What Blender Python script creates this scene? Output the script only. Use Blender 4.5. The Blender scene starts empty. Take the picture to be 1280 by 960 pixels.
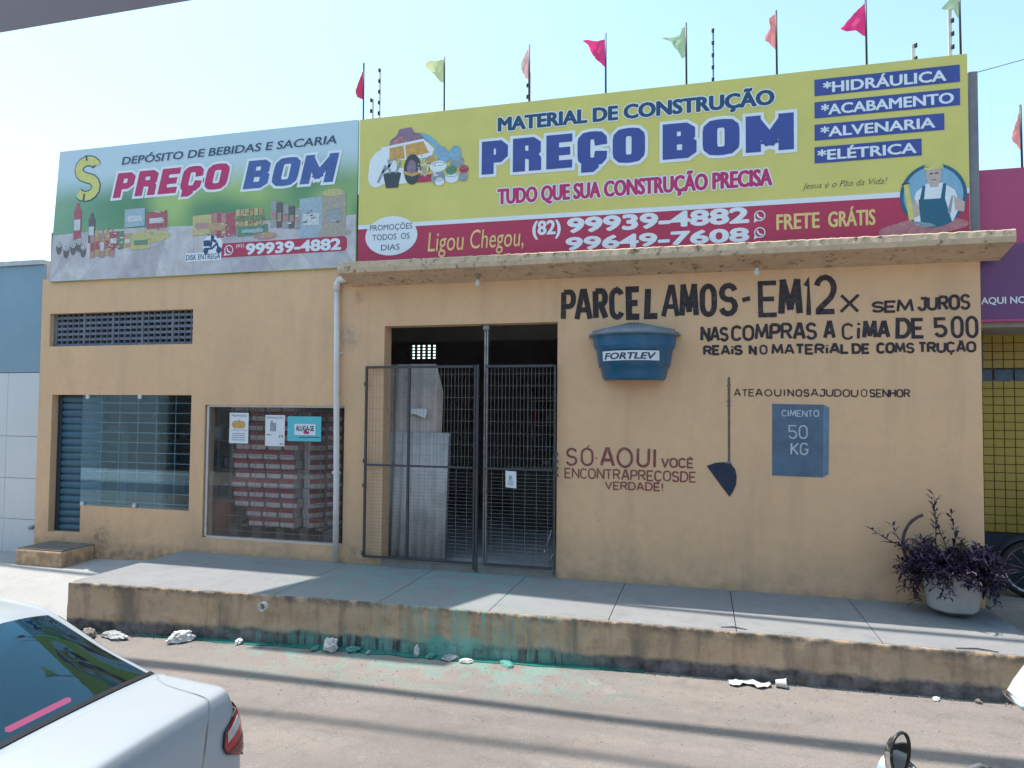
import bpy, bmesh, math, random
from math import radians as R, sin, cos, pi
from mathutils import Vector, Matrix, noise
random.seed(7)
S = bpy.context.scene
COL = S.collection

# ------------------------------------------------------------------ camera
# world: facade plane y=0, x to the right, z up, pavement top z=0, street to -y (metres)
def look(yaw, pit, rol):
    cy, sy, cp, sp = cos(yaw), sin(yaw), cos(pit), sin(pit)
    f = Vector((-sy*cp, cy*cp, sp)); r = Vector((cy, sy, 0)); u = r.cross(f)
    r2 = cos(rol)*r + sin(rol)*u; u2 = -sin(rol)*r + cos(rol)*u
    return Matrix(((r2.x, u2.x, -f.x), (r2.y, u2.y, -f.y), (r2.z, u2.z, -f.z)))
cd = bpy.data.cameras.new('camera'); cam = bpy.data.objects.new('camera', cd); COL.objects.link(cam)
cam.matrix_world = Matrix.Translation((0, -8, 1.915)) @ look(R(15.1), R(2.13), R(.49)).to_4x4()
cd.sensor_width = 36; cd.lens = 880/1280*36; cd.clip_start = .05; cd.clip_end = 3000
S.camera = cam
# ------------------------------------------------------------------ light
SUN_EL, SUN_AZ = R(69.9), R(70)            # azimuth measured from +y towards -x
to_sun = Vector((-sin(SUN_AZ)*cos(SUN_EL), cos(SUN_AZ)*cos(SUN_EL), sin(SUN_EL)))
w = bpy.data.worlds.new('World'); S.world = w; w.use_nodes = True
nt = w.node_tree; bg = nt.nodes['Background']
sky = nt.nodes.new('ShaderNodeTexSky'); sky.sky_type = 'NISHITA'; sky.sun_disc = False
sky.sun_elevation = SUN_EL; sky.sun_rotation = -SUN_AZ
sky.air_density = 1.0; sky.dust_density = 1.4; sky.ozone_density = .4; sky.altitude = 0
wb = nt.nodes.new('ShaderNodeVectorMath'); wb.operation = 'MULTIPLY'; wb.inputs[1].default_value = (.98, 1.10, 1.0)   # camera white balance
nt.links.new(sky.outputs[0], wb.inputs[0]); nt.links.new(wb.outputs[0], bg.inputs[0]); bg.inputs[1].default_value = .15
sl = bpy.data.lights.new('sun', 'SUN'); sl.energy = 3.1; sl.angle = R(.53); sl.color = (1, .90, .80)
so = bpy.data.objects.new('sun', sl); COL.objects.link(so)
so.rotation_euler = to_sun.to_track_quat('Z', 'Y').to_euler(); so.location = (0, 0, 20)
S.view_settings.view_transform = 'Standard'; S.view_settings.look = 'None'
S.view_settings.exposure = 1.15; S.view_settings.gamma = 1

# ------------------------------------------------------------------ helpers
def hexc(h):
    v = [int(h[i:i+2], 16)/255 for i in (0, 2, 4)]
    return tuple(x/12.92 if x <= .04045 else ((x+.055)/1.055)**2.4 for x in v) + (1,)
def mat(name, col, rough=.6, var=.12, scale=3., bump=.0, bscale=40., metal=0., dirt=None, dscale=1.5, damt=.5, spec=.5, dr=(.5,.75)):
    """painted / plain surface: base colour with soft tonal variation, optional dirt colour in noise patches, fine bump"""
    if isinstance(col, str): col = hexc(col)
    m = bpy.data.materials.new(name); m.use_nodes = True; n = m.node_tree; L = n.links.new
    b = n.nodes['Principled BSDF']; b.inputs['Roughness'].default_value = rough
    b.inputs['Metallic'].default_value = metal; b.inputs['Specular IOR Level'].default_value = spec
    if len(col) == 3: col = tuple(col)+(1,)
    b.inputs['Base Color'].default_value = col
    if var <= 0 and not bump and not dirt: return m
    tc = n.nodes.new('ShaderNodeTexCoord')
    nz = n.nodes.new('ShaderNodeTexNoise'); nz.inputs['Scale'].default_value = scale; nz.inputs['Detail'].default_value = 6
    nz.inputs['Roughness'].default_value = .65
    L(tc.outputs['Object'], nz.inputs['Vector'])
    mr = n.nodes.new('ShaderNodeMapRange'); L(nz.outputs['Fac'], mr.inputs[0])
    mr.inputs[1].default_value = .25; mr.inputs[2].default_value = .75
    mr.inputs[3].default_value = 1-var; mr.inputs[4].default_value = 1+var*.5
    mx = n.nodes.new('ShaderNodeVectorMath'); mx.operation = 'SCALE'
    mx.inputs[0].default_value = col[:3]; L(mr.outputs[0], mx.inputs['Scale'])
    out = mx.outputs[0]
    if dirt:
        d = hexc(dirt) if isinstance(dirt, str) else dirt
        n2 = n.nodes.new('ShaderNodeTexNoise'); n2.inputs['Scale'].default_value = dscale; n2.inputs['Detail'].default_value = 8
        n2.inputs['Roughness'].default_value = .7
        L(tc.outputs['Object'], n2.inputs['Vector'])
        r2 = n.nodes.new('ShaderNodeMapRange'); L(n2.outputs['Fac'], r2.inputs[0])
        r2.inputs[1].default_value = dr[0]; r2.inputs[2].default_value = dr[1]; r2.inputs[4].default_value = damt
        mm = n.nodes.new('ShaderNodeMix'); mm.data_type = 'RGBA'
        L(r2.outputs[0], mm.inputs[0]); L(out, mm.inputs[6]); mm.inputs[7].default_value = d[:3]+(1,)
        out = mm.outputs[2]
    L(out, b.inputs['Base Color'])
    if bump:
        n3 = n.nodes.new('ShaderNodeTexNoise'); n3.inputs['Scale'].default_value = bscale; n3.inputs['Detail'].default_value = 6
        L(tc.outputs['Object'], n3.inputs['Vector'])
        bp = n.nodes.new('ShaderNodeBump'); bp.inputs['Strength'].default_value = bump; bp.inputs['Distance'].default_value = .01
        L(n3.outputs['Fac'], bp.inputs['Height']); L(bp.outputs[0], b.inputs['Normal'])
    return m

ORG = {}
class MB:
    """collects shapes in world coordinates; build() links them as ONE mesh object"""
    def __init__(s): s.v = []; s.f = []; s.mi = []; s.cur = 0; s.sm = []
    def add(s, vs, fs, smooth=False):
        o = len(s.v); s.v += [tuple(v) for v in vs]
        for f in fs: s.f.append([i+o for i in f]); s.mi.append(s.cur); s.sm.append(smooth)
        return s
    def box(s, x0, x1, y0, y1, z0, z1):
        return s.add([(x0,y0,z0),(x1,y0,z0),(x1,y1,z0),(x0,y1,z0),(x0,y0,z1),(x1,y0,z1),(x1,y1,z1),(x0,y1,z1)],
              [(0,3,2,1),(4,5,6,7),(0,1,5,4),(1,2,6,5),(2,3,7,6),(3,0,4,7)])
    def obox(s, c, ax, ay, az):
        c, ax, ay, az = map(Vector, (c, ax, ay, az)); vs = []
        for k in (-1, 1):
            for i, j in ((-1,-1),(1,-1),(1,1),(-1,1)): vs.append(c+ax*i+ay*j+az*k)
        return s.add(vs, [(0,3,2,1),(4,5,6,7),(0,1,5,4),(1,2,6,5),(2,3,7,6),(3,0,4,7)])
    def tube(s, pts, r, n=8, cap=True, smooth=True):
        pts = [Vector(p) for p in pts]; rs = r if isinstance(r, (list, tuple)) else [r]*len(pts)
        vs = []; up = None
        for i, p in enumerate(pts):
            d = (pts[min(i+1, len(pts)-1)]-pts[max(i-1, 0)]).normalized()
            a = d.cross(Vector((0,0,1)) if abs(d.z) < .9 else Vector((0,1,0))).normalized()
            if up is not None and a.dot(up) < 0: a = -a
            up = a; b = d.cross(a)
            for k in range(n): vs.append(p+rs[i]*(cos(2*pi*k/n)*a+sin(2*pi*k/n)*b))
        fs = [(i*n+k, i*n+(k+1) % n, (i+1)*n+(k+1) % n, (i+1)*n+k) for i in range(len(pts)-1) for k in range(n)]
        s.add(vs, fs, smooth)
        if cap:
            o = len(s.v)-len(vs)
            s.f += [[o+k for k in range(n)][::-1], [o+(len(pts)-1)*n+k for k in range(n)]]; s.mi += [s.cur]*2; s.sm += [False]*2
        return s
    def lathe(s, prof, c, n=24, a0=0, a1=2*pi, smooth=True, axis='z'):
        closed = abs(a1-a0-2*pi) < 1e-6; m = n if closed else n+1; vs = []
        for r, z in prof:
            for k in range(m):
                a = a0+(a1-a0)*k/n
                q = (r*cos(a), r*sin(a), z)
                if axis == 'y': q = (r*cos(a), z, r*sin(a))
                if axis == 'x': q = (z, r*cos(a), r*sin(a))
                vs.append((c[0]+q[0], c[1]+q[1], c[2]+q[2]))
        fs = []
        for i in range(len(prof)-1):
            for k in range(n):
                k2 = (k+1) % m
                fs.append((i*m+k, i*m+k2, (i+1)*m+k2, (i+1)*m+k))
        return s.add(vs, fs, smooth)
    def flat(s, pts, y, t=0.0015):
        """flat print: a thin polygon lying on the plane y (facing the street), pts are (x, z)"""
        n = len(pts)
        ar = sum(pts[i][0]*pts[(i+1) % n][1]-pts[(i+1) % n][0]*pts[i][1] for i in range(n))
        if ar < 0: pts = pts[::-1]
        return s.add([(p[0], y, p[1]) for p in pts], [tuple(range(n))])
    def ell(s, cx, cz, rx, rz, y, n=32, a0=0, a1=2*pi):
        return s.flat([(cx+rx*cos(a0+(a1-a0)*k/n), cz+rz*sin(a0+(a1-a0)*k/n)) for k in range(n)], y)
    def ring(s, cx, cz, rx, rz, wd, y, n=40, a0=0., a1=2*pi):
        vs = []
        for k in range(n+1):
            a = a0+(a1-a0)*k/n
            vs += [(cx+rx*cos(a), y, cz+rz*sin(a)), (cx+(rx-wd)*cos(a), y, cz+(rz-wd)*sin(a))]
        return s.add(vs, [(2*k, 2*k+2, 2*k+3, 2*k+1) for k in range(n)])
    def stroke(s, pts, wd, y):
        """a brush stroke on the plane y"""
        P = [Vector((p[0], p[1])) for p in pts]; n = len(P); closed = (P[0]-P[-1]).length < 1e-5 and n > 3
        vs = []
        for i, p in enumerate(P):
            a = P[i]-P[i-1] if i else (P[1]-P[0] if not closed else P[0]-P[-2])
            b = P[i+1]-P[i] if i < n-1 else (P[-1]-P[-2] if not closed else P[1]-P[0])
            a.normalize(); b.normalize(); t = (a+b)
            if t.length < .3: t = b.copy()
            t.normalize(); nn = Vector((-t.y, t.x)); k = 1/max(.62, nn.dot(Vector((-b.y, b.x))))
            q0 = p+nn*wd/2*k; q1 = p-nn*wd/2*k
            vs += [(q0.x, y, q0.y), (q1.x, y, q1.y)]
        return s.add(vs, [(2*i+1, 2*i+3, 2*i+2, 2*i) for i in range(n-1)])
    def build(s, name, m, parent=None, bevel=0):
        me = bpy.data.meshes.new(name)
        o0 = Vector(ORG.get(parent.name, (0,0,0))) if parent else Vector((0,0,0))
        me.from_pydata([tuple(Vector(v)-o0) for v in s.v], [], s.f)
        ms = m if isinstance(m, (list, tuple)) else [m]
        for q in ms: me.materials.append(q)
        me.polygons.foreach_set('material_index', s.mi); me.polygons.foreach_set('use_smooth', s.sm)
        me.update()
        o = bpy.data.objects.new(name, me); COL.objects.link(o)
        if parent: o.parent = parent
        ORG[o.name] = tuple(o0)
        if bevel:
            b = o.modifiers.new('bevel', 'BEVEL'); b.width = bevel; b.segments = 2; b.limit_method = 'ANGLE'; b.angle_limit = R(40)
        return o
def tag(o, label=None, cat=None, group=None, kind=None):
    if label: o['label'] = label
    if cat: o['category'] = cat
    if group: o['group'] = group
    if kind: o['kind'] = kind
    return o
def thing(name, loc, label, cat, group=None):
    o = bpy.data.objects.new(name, None); COL.objects.link(o); o.location = loc; o.empty_display_size = .1
    ORG[o.name] = tuple(loc)
    return tag(o, label, cat, group)
def copy_tree(o, parent=None):
    c = o.copy(); COL.objects.link(c); c.parent = parent; ORG[c.name] = ORG.get(o.name, (0,0,0))
    for ch in [q for q in bpy.data.objects if q.parent == o]: copy_tree(ch, c)
    return c
def at_len(a, b, k): return a+(b-a)*k

# flat lettering with the built-in font, fitted: x0..x1 wide, baseline z0, capital height to z1
def text_mesh(t, off=0., shear=0., space=1.):
    c = bpy.data.curves.new('t', 'FONT'); c.body = t; c.size = 1; c.offset = off; c.shear = shear; c.space_character = space
    c.resolution_u = 3; c.fill_mode = 'FRONT'
    o = bpy.data.objects.new('t', c); COL.objects.link(o)
    me = bpy.data.meshes.new_from_object(o.evaluated_get(bpy.context.evaluated_depsgraph_get()))
    vs = [v.co.copy() for v in me.vertices]; fs = [list(p.vertices) for p in me.polygons]
    bpy.data.objects.remove(o); bpy.data.curves.remove(c); bpy.data.meshes.remove(me)
    return vs, fs
def text(mb, t, x0, x1, z0, z1, y, off=0., shear=0., outline=None, space=1., oy=0):
    """off = stroke thickening in ems (made of slightly shifted layers); outline = (extra thickening, material index) behind"""
    vs, fs = text_mesh(t, 0. if off >= 0 else off, shear, space)
    hv, _ = text_mesh('H', 0., 0.)
    zb = min(v.y for v in hv); ch = max(v.y for v in hv)-zb
    em = (z1-z0)/ch; off = max(off, 0); rx, rz = off*em*1.15, off*em*.75
    a = min(v.x for v in vs); b = max(v.x for v in vs)
    sx = (x1-x0-2*rx)/(b-a); sz = (z1-z0-2*rz)/ch
    def layer(dx, dz, yy): mb.add([(x0+rx+(v.x-a)*sx+dx, yy, z0+rz+(v.y-zb)*sz+dz) for v in vs], fs)
    if outline:
        k = mb.cur; mb.cur = outline[1]; e = outline[0]*em
        for i in range(14):
            t_ = 2*pi*i/14; layer((rx+e)*cos(t_), (rz+e)*sin(t_), y-.00008*i)
        mb.cur = k; y -= .0014
    if off > 0:
        for i in range(10):
            t_ = 2*pi*i/10; layer(rx*cos(t_), rz*sin(t_), y-.00008*i)
        y -= .001
    layer(0, 0, y)
    return mb

# hand-painted brush letters, unit box
def arc(cx, cz, rx, rz, a0, a1, n=7): return [(cx+rx*cos(R(a0+(a1-a0)*k/n)), cz+rz*sin(R(a0+(a1-a0)*k/n))) for k in range(n+1)]
G = {
 'A': (1., [[(0,0),(.42,1),(.58,1),(1,0)],[(.2,.33),(.8,.33)]]),
 'B': (.9, [[(0,0),(0,1)],[(0,1)]+arc(.6,.76,.38,.24,90,-90)+[(0,.52)],[(0,0)]+arc(.62,.25,.38,.25,-90,90)]),
 'C': (.9, [arc(.5,.7,.5,.3,25,90)+arc(.5,.7,.5,.3,90,180)+arc(.5,.3,.5,.3,180,335)]),
 'D': (.95, [[(0,0),(0,1)]+[(.4,1)]+arc(.45,.5,.55,.5,80,-80,10)+[(.4,0),(0,0)]]),
 'E': (.8, [[(1,1),(0,1),(0,0),(1,0)],[(0,.5),(.85,.5)]]),
 'F': (.8, [[(1,1),(0,1),(0,0)],[(0,.52),(.8,.52)]]),
 'G': (.95, [arc(.5,.7,.5,.3,25,180)+arc(.5,.3,.5,.3,180,340)+[(1,.45),(.6,.45)]]),
 'H': (.9, [[(0,0),(0,1)],[(1,0),(1,1)],[(0,.5),(1,.5)]]),
 'I': (.16, [[(.5,0),(.5,1)]]),
 'i': (.16, [[(.5,0),(.5,.68)],[(.5,.86),(.5,1)]]),
 'J': (.75, [[(.3,1),(1,1),(1,.3)]+arc(.5,.28,.5,.28,0,-180)]),
 'K': (.9, [[(0,0),(0,1)],[(1,1),(.05,.45)],[(.25,.57),(1,0)]]),
 'L': (.75, [[(0,1),(0,0),(1,0)]]),
 'M': (1.2, [[(0,0),(.12,1),(.5,.2),(.88,1),(1,0)]]),
 'N': (.95, [[(0,0),(0,1),(1,0),(1,1)]]),
 'O': (.95, [arc(.5,.68,.5,.32,0,180,10)+arc(.5,.32,.5,.32,180,360,10)+[(1,.68)]]),
 'P': (.85, [[(0,0),(0,1)],[(0,1)]+arc(.6,.73,.4,.27,90,-90)+[(0,.46)]]),
 'Q': (1.05, [arc(.5,.5,.5,.5,0,360,18)]),
 'R': (.9, [[(0,0),(0,1)],[(0,1)]+arc(.6,.75,.38,.25,90,-90)+[(0,.5)],[(.5,.5),(1,0)]]),
 'S': (.85, [arc(.5,.75,.48,.25,15,250)+[(.6,.5)]+arc(.5,.26,.5,.26,70,-165)]),
 'T': (.85, [[(0,1),(1,1)],[(.5,1),(.5,0)]]),
 'U': (.95, [[(0,1),(0,.32)]+arc(.5,.3,.5,.3,180,360,8)+[(1,1)]]),
 'V': (.95, [[(0,1),(.5,0),(1,1)]]),
 'X': (1., [[(0,1),(1,0)],[(0,0),(1,1)]]),
 '0': (.85, [arc(.5,.68,.5,.32,0,180,10)+arc(.5,.32,.5,.32,180,360,10)+[(1,.68)]]),
 '1': (.42, [[(0,.82),(.6,1),(.6,0)],[(.1,0),(1.1,0)]]),
 '2': (.95, [arc(.5,.68,.5,.32,165,-20)+[(.8,.4),(.1,.06),(.1,0),(1,0)]]),
 '5': (.85, [[(1,1),(.05,1),(.05,.56),(.6,.58)]+arc(.5,.29,.5,.29,75,-160)]),
 '-': (.5, [[(0,.5),(1,.56)]]), '!': (.16, [[(.5,.3),(.5,1)],[(.5,0),(.5,.12)]]),
 ' ': (.35, []),
}
GH = {'M': [[(0,0),(0,1)],[(.02,1),(.5,.22)],[(.5,.22),(.98,1)],[(1,1),(1,0)]],
 'B': [[(0,0),(0,1)],[(0,1),(.72,1),(.93,.90),(.93,.64),(.75,.52),(0,.52)],[(0,.52),(.78,.52),(1,.40),(1,.10),(.78,0),(0,0)]],
 'P': [[(0,0),(0,1)],[(0,1),(.75,1),(1,.88),(1,.56),(.75,.44),(0,.44)]],
 'R': [[(0,0),(0,1)],[(0,1),(.75,1),(.97,.90),(.97,.60),(.75,.48),(0,.48)],[(.5,.48),(.85,.44),(1,.30),(1,0)]],
 'C': [[(1,.77),(.97,.88),(.82,.98),(.6,1),(.4,1),(.18,.98),(.03,.88),(0,.74),(0,.26),(.03,.12),(.18,.02),(.4,0),(.6,0),(.82,.02),(.97,.12),(1,.23)]],
 'O': [[(0,.5),(0,.74),(.03,.88),(.18,.98),(.4,1),(.6,1),(.82,.98),(.97,.88),(1,.74),(1,.26),(.97,.12),(.82,.02),(.6,0),(.4,0),(.18,.02),(.03,.12),(0,.26),(0,.5)]]}
def heavy(mb, t, x0, x1, z0, z1, tx, tz, y, ext=0., mi=None, gap=.16, shear=0.):
    """poster capitals: vertical strokes tx wide, horizontal strokes tz high; ext+mi add an outline copy behind"""
    its = []; i = 0
    while i < len(t):
        mk = ''; c = t[i]
        while i+1 < len(t) and t[i+1] in '~,': mk += t[i+1]; i += 1
        its.append((c, mk)); i += 1
    tot = sum(G[c][0] for c, _ in its); k = (x1-x0)/(tot+gap*(len(its)-1)); n = 0
    for pas in ((1, 0) if mi is not None else (0,)):
        e = ext if pas else 0; cur = mb.cur
        if pas: mb.cur = mi
        T_ = .1; ax, az = T_/(tx+2*e), T_/(tz+2*e); x = x0
        for c, mk in its:
            gw = G[c][0]*k; sts = [list(q) for q in GH.get(c, G[c][1])]
            if ',' in mk: sts.append([(.5,-.06),(.5,-.18),(.38,-.24),(.22,-.24)])
            for st in sts:
                pts = [(x+tx/2+px*(gw-tx), z0+tz/2+pz*(z1-z0-tz)) for px, pz in st]
                segs = [pts]
                if c in 'MNV' or (c == 'A' and len(st) == 4): segs = [[a_, b_] for a_, b_ in zip(pts, pts[1:])]
                for sg in segs:
                    n = (n+1) % 20; yy = y-(0 if pas else .005)-n*.0002
                    sc_ = [Vector((p[0]*ax, p[1]*az)) for p in sg]; m_ = len(sc_)
                    cl_ = (sc_[0]-sc_[-1]).length < 1e-6
                    ds = [(sc_[q+1]-sc_[q]).normalized() for q in range(m_-1)]
                    def ext_(q):     # mitre length at joint q
                        if (q == 0 or q == m_-1) and not cl_: return .0 if ext == 0 or not pas else .5*T_*0
                        d0, d1 = ds[(q-1) % (m_-1)], ds[q % (m_-1)]
                        an = math.acos(max(-1, min(1, d0.dot(d1)))); return min(.5*T_*math.tan(min(an, 2.6)/2), .5*T_ if an < 1.7 else .3*T_)
                    for q in range(m_-1):
                        n = (n+1) % 11; yy = y-(0 if pas else .0022)-n*.00015
                        A_, B_ = sc_[q]-ds[q]*ext_(q), sc_[q+1]+ds[q]*ext_(q+1)
                        if not cl_ and q == 0: A_ = A_-ds[0]*.5*T_
                        if not cl_ and q == m_-2: B_ = B_+ds[-1]*.5*T_
                        o = len(mb.v); mb.stroke([A_, B_], T_, yy)
                        for w_ in range(o, len(mb.v)):
                            v = mb.v[w_]; X, Z = v[0]/ax, v[2]/az
                            lo, hi = z0-e-(.35*(z1-z0) if ',' in mk else 0), z1+e
                            Z = min(max(Z, lo), hi); X = min(max(X, x-e), x+gw+e)
                            mb.v[w_] = (X+shear*(Z-z0), yy, Z)
            x += gw+gap*k
        mb.cur = cur
PY = [0]
def paint(mb, t, x0, x1, z0, z1, wd, gap=.32, jit=.03, z1b=None, y0=-.0025):
    """hand lettering from x0 to x1; accents: letters followed by ^ ~ , ' are kept as marks"""
    its = []; i = 0
    while i < len(t):
        c = t[i]; mk = ''
        while i+1 < len(t) and t[i+1] in "^~,'": mk += t[i+1]; i += 1
        its.append((c, mk)); i += 1
    tot = sum(G[c][0] for c, m in its)+gap*(len(its)-1)
    k = (x1-x0-wd)/tot; x = x0+wd/2
    for q, (c, mk) in enumerate(its):
        gw = G[c][0]*k; top = z1 if z1b is None else at_len(z1, z1b, (x-x0)/(x1-x0))
        h = (top-z0-wd)
        dz = random.uniform(-jit, jit)*h; ww = wd*random.uniform(.9, 1.12); sk = random.uniform(-.03, .04)*h
        for st in G[c][1]:
            PY[0] = (PY[0]+1) % 7
            pts = [(x+px*gw+sk*pz, z0+wd/2+dz+pz*h) for px, pz in st]
            if c in 'MNV' or (c == 'A' and len(st) == 4):
                for e_, (pa, pb) in enumerate(zip(pts, pts[1:])):
                    pa, pb = Vector(pa), Vector(pb); dn = (pb-pa).normalized()*ww*.42
                    mb.stroke([pa-(dn if e_ else dn*0), pb+(dn if e_ < len(pts)-2 else dn*0)], ww, y0-(PY[0]*4+e_)*.00008)
            else: mb.stroke(pts, ww, y0-PY[0]*.0003)
        cx = x+gw/2
        for m_ in mk:
            PY[0] = (PY[0]+1) % 7; yy = y0-PY[0]*.0003
            if m_ == "'": mb.stroke([(cx-.01*k, top+.05*h), (cx+.2*k, top+.16*h)], wd*.6, yy)
            if m_ == '^': mb.stroke([(cx-.25*gw, top+.04*h), (cx, top+.14*h), (cx+.25*gw, top+.04*h)], wd*.5, yy)
            if m_ == '~': mb.stroke([(cx-.3*gw, top+.03*h), (cx-.1*gw, top+.08*h), (cx+.1*gw, top+.04*h), (cx+.3*gw, top+.09*h)], wd*.4, yy)
            if m_ == ',': mb.stroke([(cx, z0), (cx+.08*gw, z0-.12*h), (cx-.1*gw, z0-.16*h)], wd*.6, yy)
        x += gw+gap*k

# ------------------------------------------------------------------ materials
def wall_paint():
    """weathered emulsion paint: colour patches, roller marks, rising damp and grime close to the ground, drip streaks"""
    m = bpy.data.materials.new('peach_wall_paint'); m.use_nodes = True; n = m.node_tree; L = n.links.new
    b = n.nodes['Principled BSDF']; b.inputs['Roughness'].default_value = .75; b.inputs['Specular IOR Level'].default_value = .25
    tc = n.nodes.new('ShaderNodeNewGeometry'); sep = n.nodes.new('ShaderNodeSeparateXYZ'); L(tc.outputs['Position'], sep.inputs[0])
    def nz(scale, det=6, vec=None, rough=.6):
        q = n.nodes.new('ShaderNodeTexNoise'); q.inputs['Scale'].default_value = scale; q.inputs['Detail'].default_value = det
        q.inputs['Roughness'].default_value = rough; L(vec or tc.outputs['Position'], q.inputs['Vector']); return q.outputs['Fac']
    def mr(v, a, c, d, e):
        q = n.nodes.new('ShaderNodeMapRange'); L(v, q.inputs[0])
        for i, x in zip((1, 2, 3, 4), (a, c, d, e)): q.inputs[i].default_value = x
        return q.outputs[0]
    def mixc(f, a, c):
        q = n.nodes.new('ShaderNodeMix'); q.data_type = 'RGBA'; L(f, q.inputs[0])
        for s_, x in ((6, a), (7, c)):
            if hasattr(x, 'links'): L(x, q.inputs[s_])
            else: q.inputs[s_].default_value = x
        return q.outputs[2]
    def mul(a, c):
        q = n.nodes.new('ShaderNodeMath'); q.operation = 'MULTIPLY'; L(a, q.inputs[0])
        if hasattr(c, 'links'): L(c, q.inputs[1])
        else: q.inputs[1].default_value = c
        return q.outputs[0]
    c = mixc(mr(nz(.9, 4), .35, .7, 0, 1), (.76, .48, .275, 1), (.69, .435, .258, 1))
    c = mixc(mr(nz(7, 7, rough=.7), .45, .8, 0, .45), c, (.58, .37, .225, 1))
    mp = n.nodes.new('ShaderNodeMapping'); mp.inputs['Scale'].default_value = (3.1, 3, .5); L(tc.outputs['Position'], mp.inputs[0])
    c = mixc(mr(nz(1.1, 7, mp.outputs[0]), .52, .85, 0, .5), c, (.46, .295, .20, 1))
    damp = mul(mr(sep.outputs[2], -.25, .55, 1, 0), mr(nz(3.5, 8, rough=.7), .42, .62, 0, 1))
    c = mixc(mul(damp, .45), c, (.25, .19, .13, 1))
    base = mul(mr(sep.outputs[2], -.05, .09, 1, 0), mr(nz(8, 6), .35, .6, .2, 1))
    c = mixc(mul(base, .6), c, (.16, .12, .09, 1))
    for sx, sz, sr, sa, sc in ((-4.30,2.80,.20,.75,(.25,.22,.22,1)), (-8.05,.10,.22,.8,(.14,.10,.07,1)), (-1.12,.68,.035,.8,(.3,.16,.1,1)), (-4.15,.12,.18,.6,(.25,.2,.15,1)), (1.75,.72,.09,.45,(.35,.25,.19,1)), (-4.16,3.32,.10,.7,(.3,.13,.09,1)), (-5.9,2.6,.35,.25,(.4,.3,.25,1)), (-.9,.35,.3,.3,(.38,.28,.2,1))):
        vd = n.nodes.new('ShaderNodeVectorMath'); vd.operation = 'DISTANCE'; L(tc.outputs['Position'], vd.inputs[0]); vd.inputs[1].default_value = (sx, 0, sz)
        c = mixc(mul(mul(mr(vd.outputs['Value'], sr*.15, sr, 1, 0), mr(nz(14, 8, rough=.75), .38, .6, 0, 1)), sa), c, sc)
    L(c, b.inputs['Base Color'])
    bp = n.nodes.new('ShaderNodeBump'); bp.inputs['Strength'].default_value = .35; bp.inputs['Distance'].default_value = .012
    ad = n.nodes.new('ShaderNodeMath'); L(nz(4, 8), ad.inputs[0]); L(mul(nz(55, 5), .25), ad.inputs[1])
    L(ad.outputs[0], bp.inputs['Height']); L(bp.outputs[0], b.inputs['Normal'])
    return m
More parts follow.
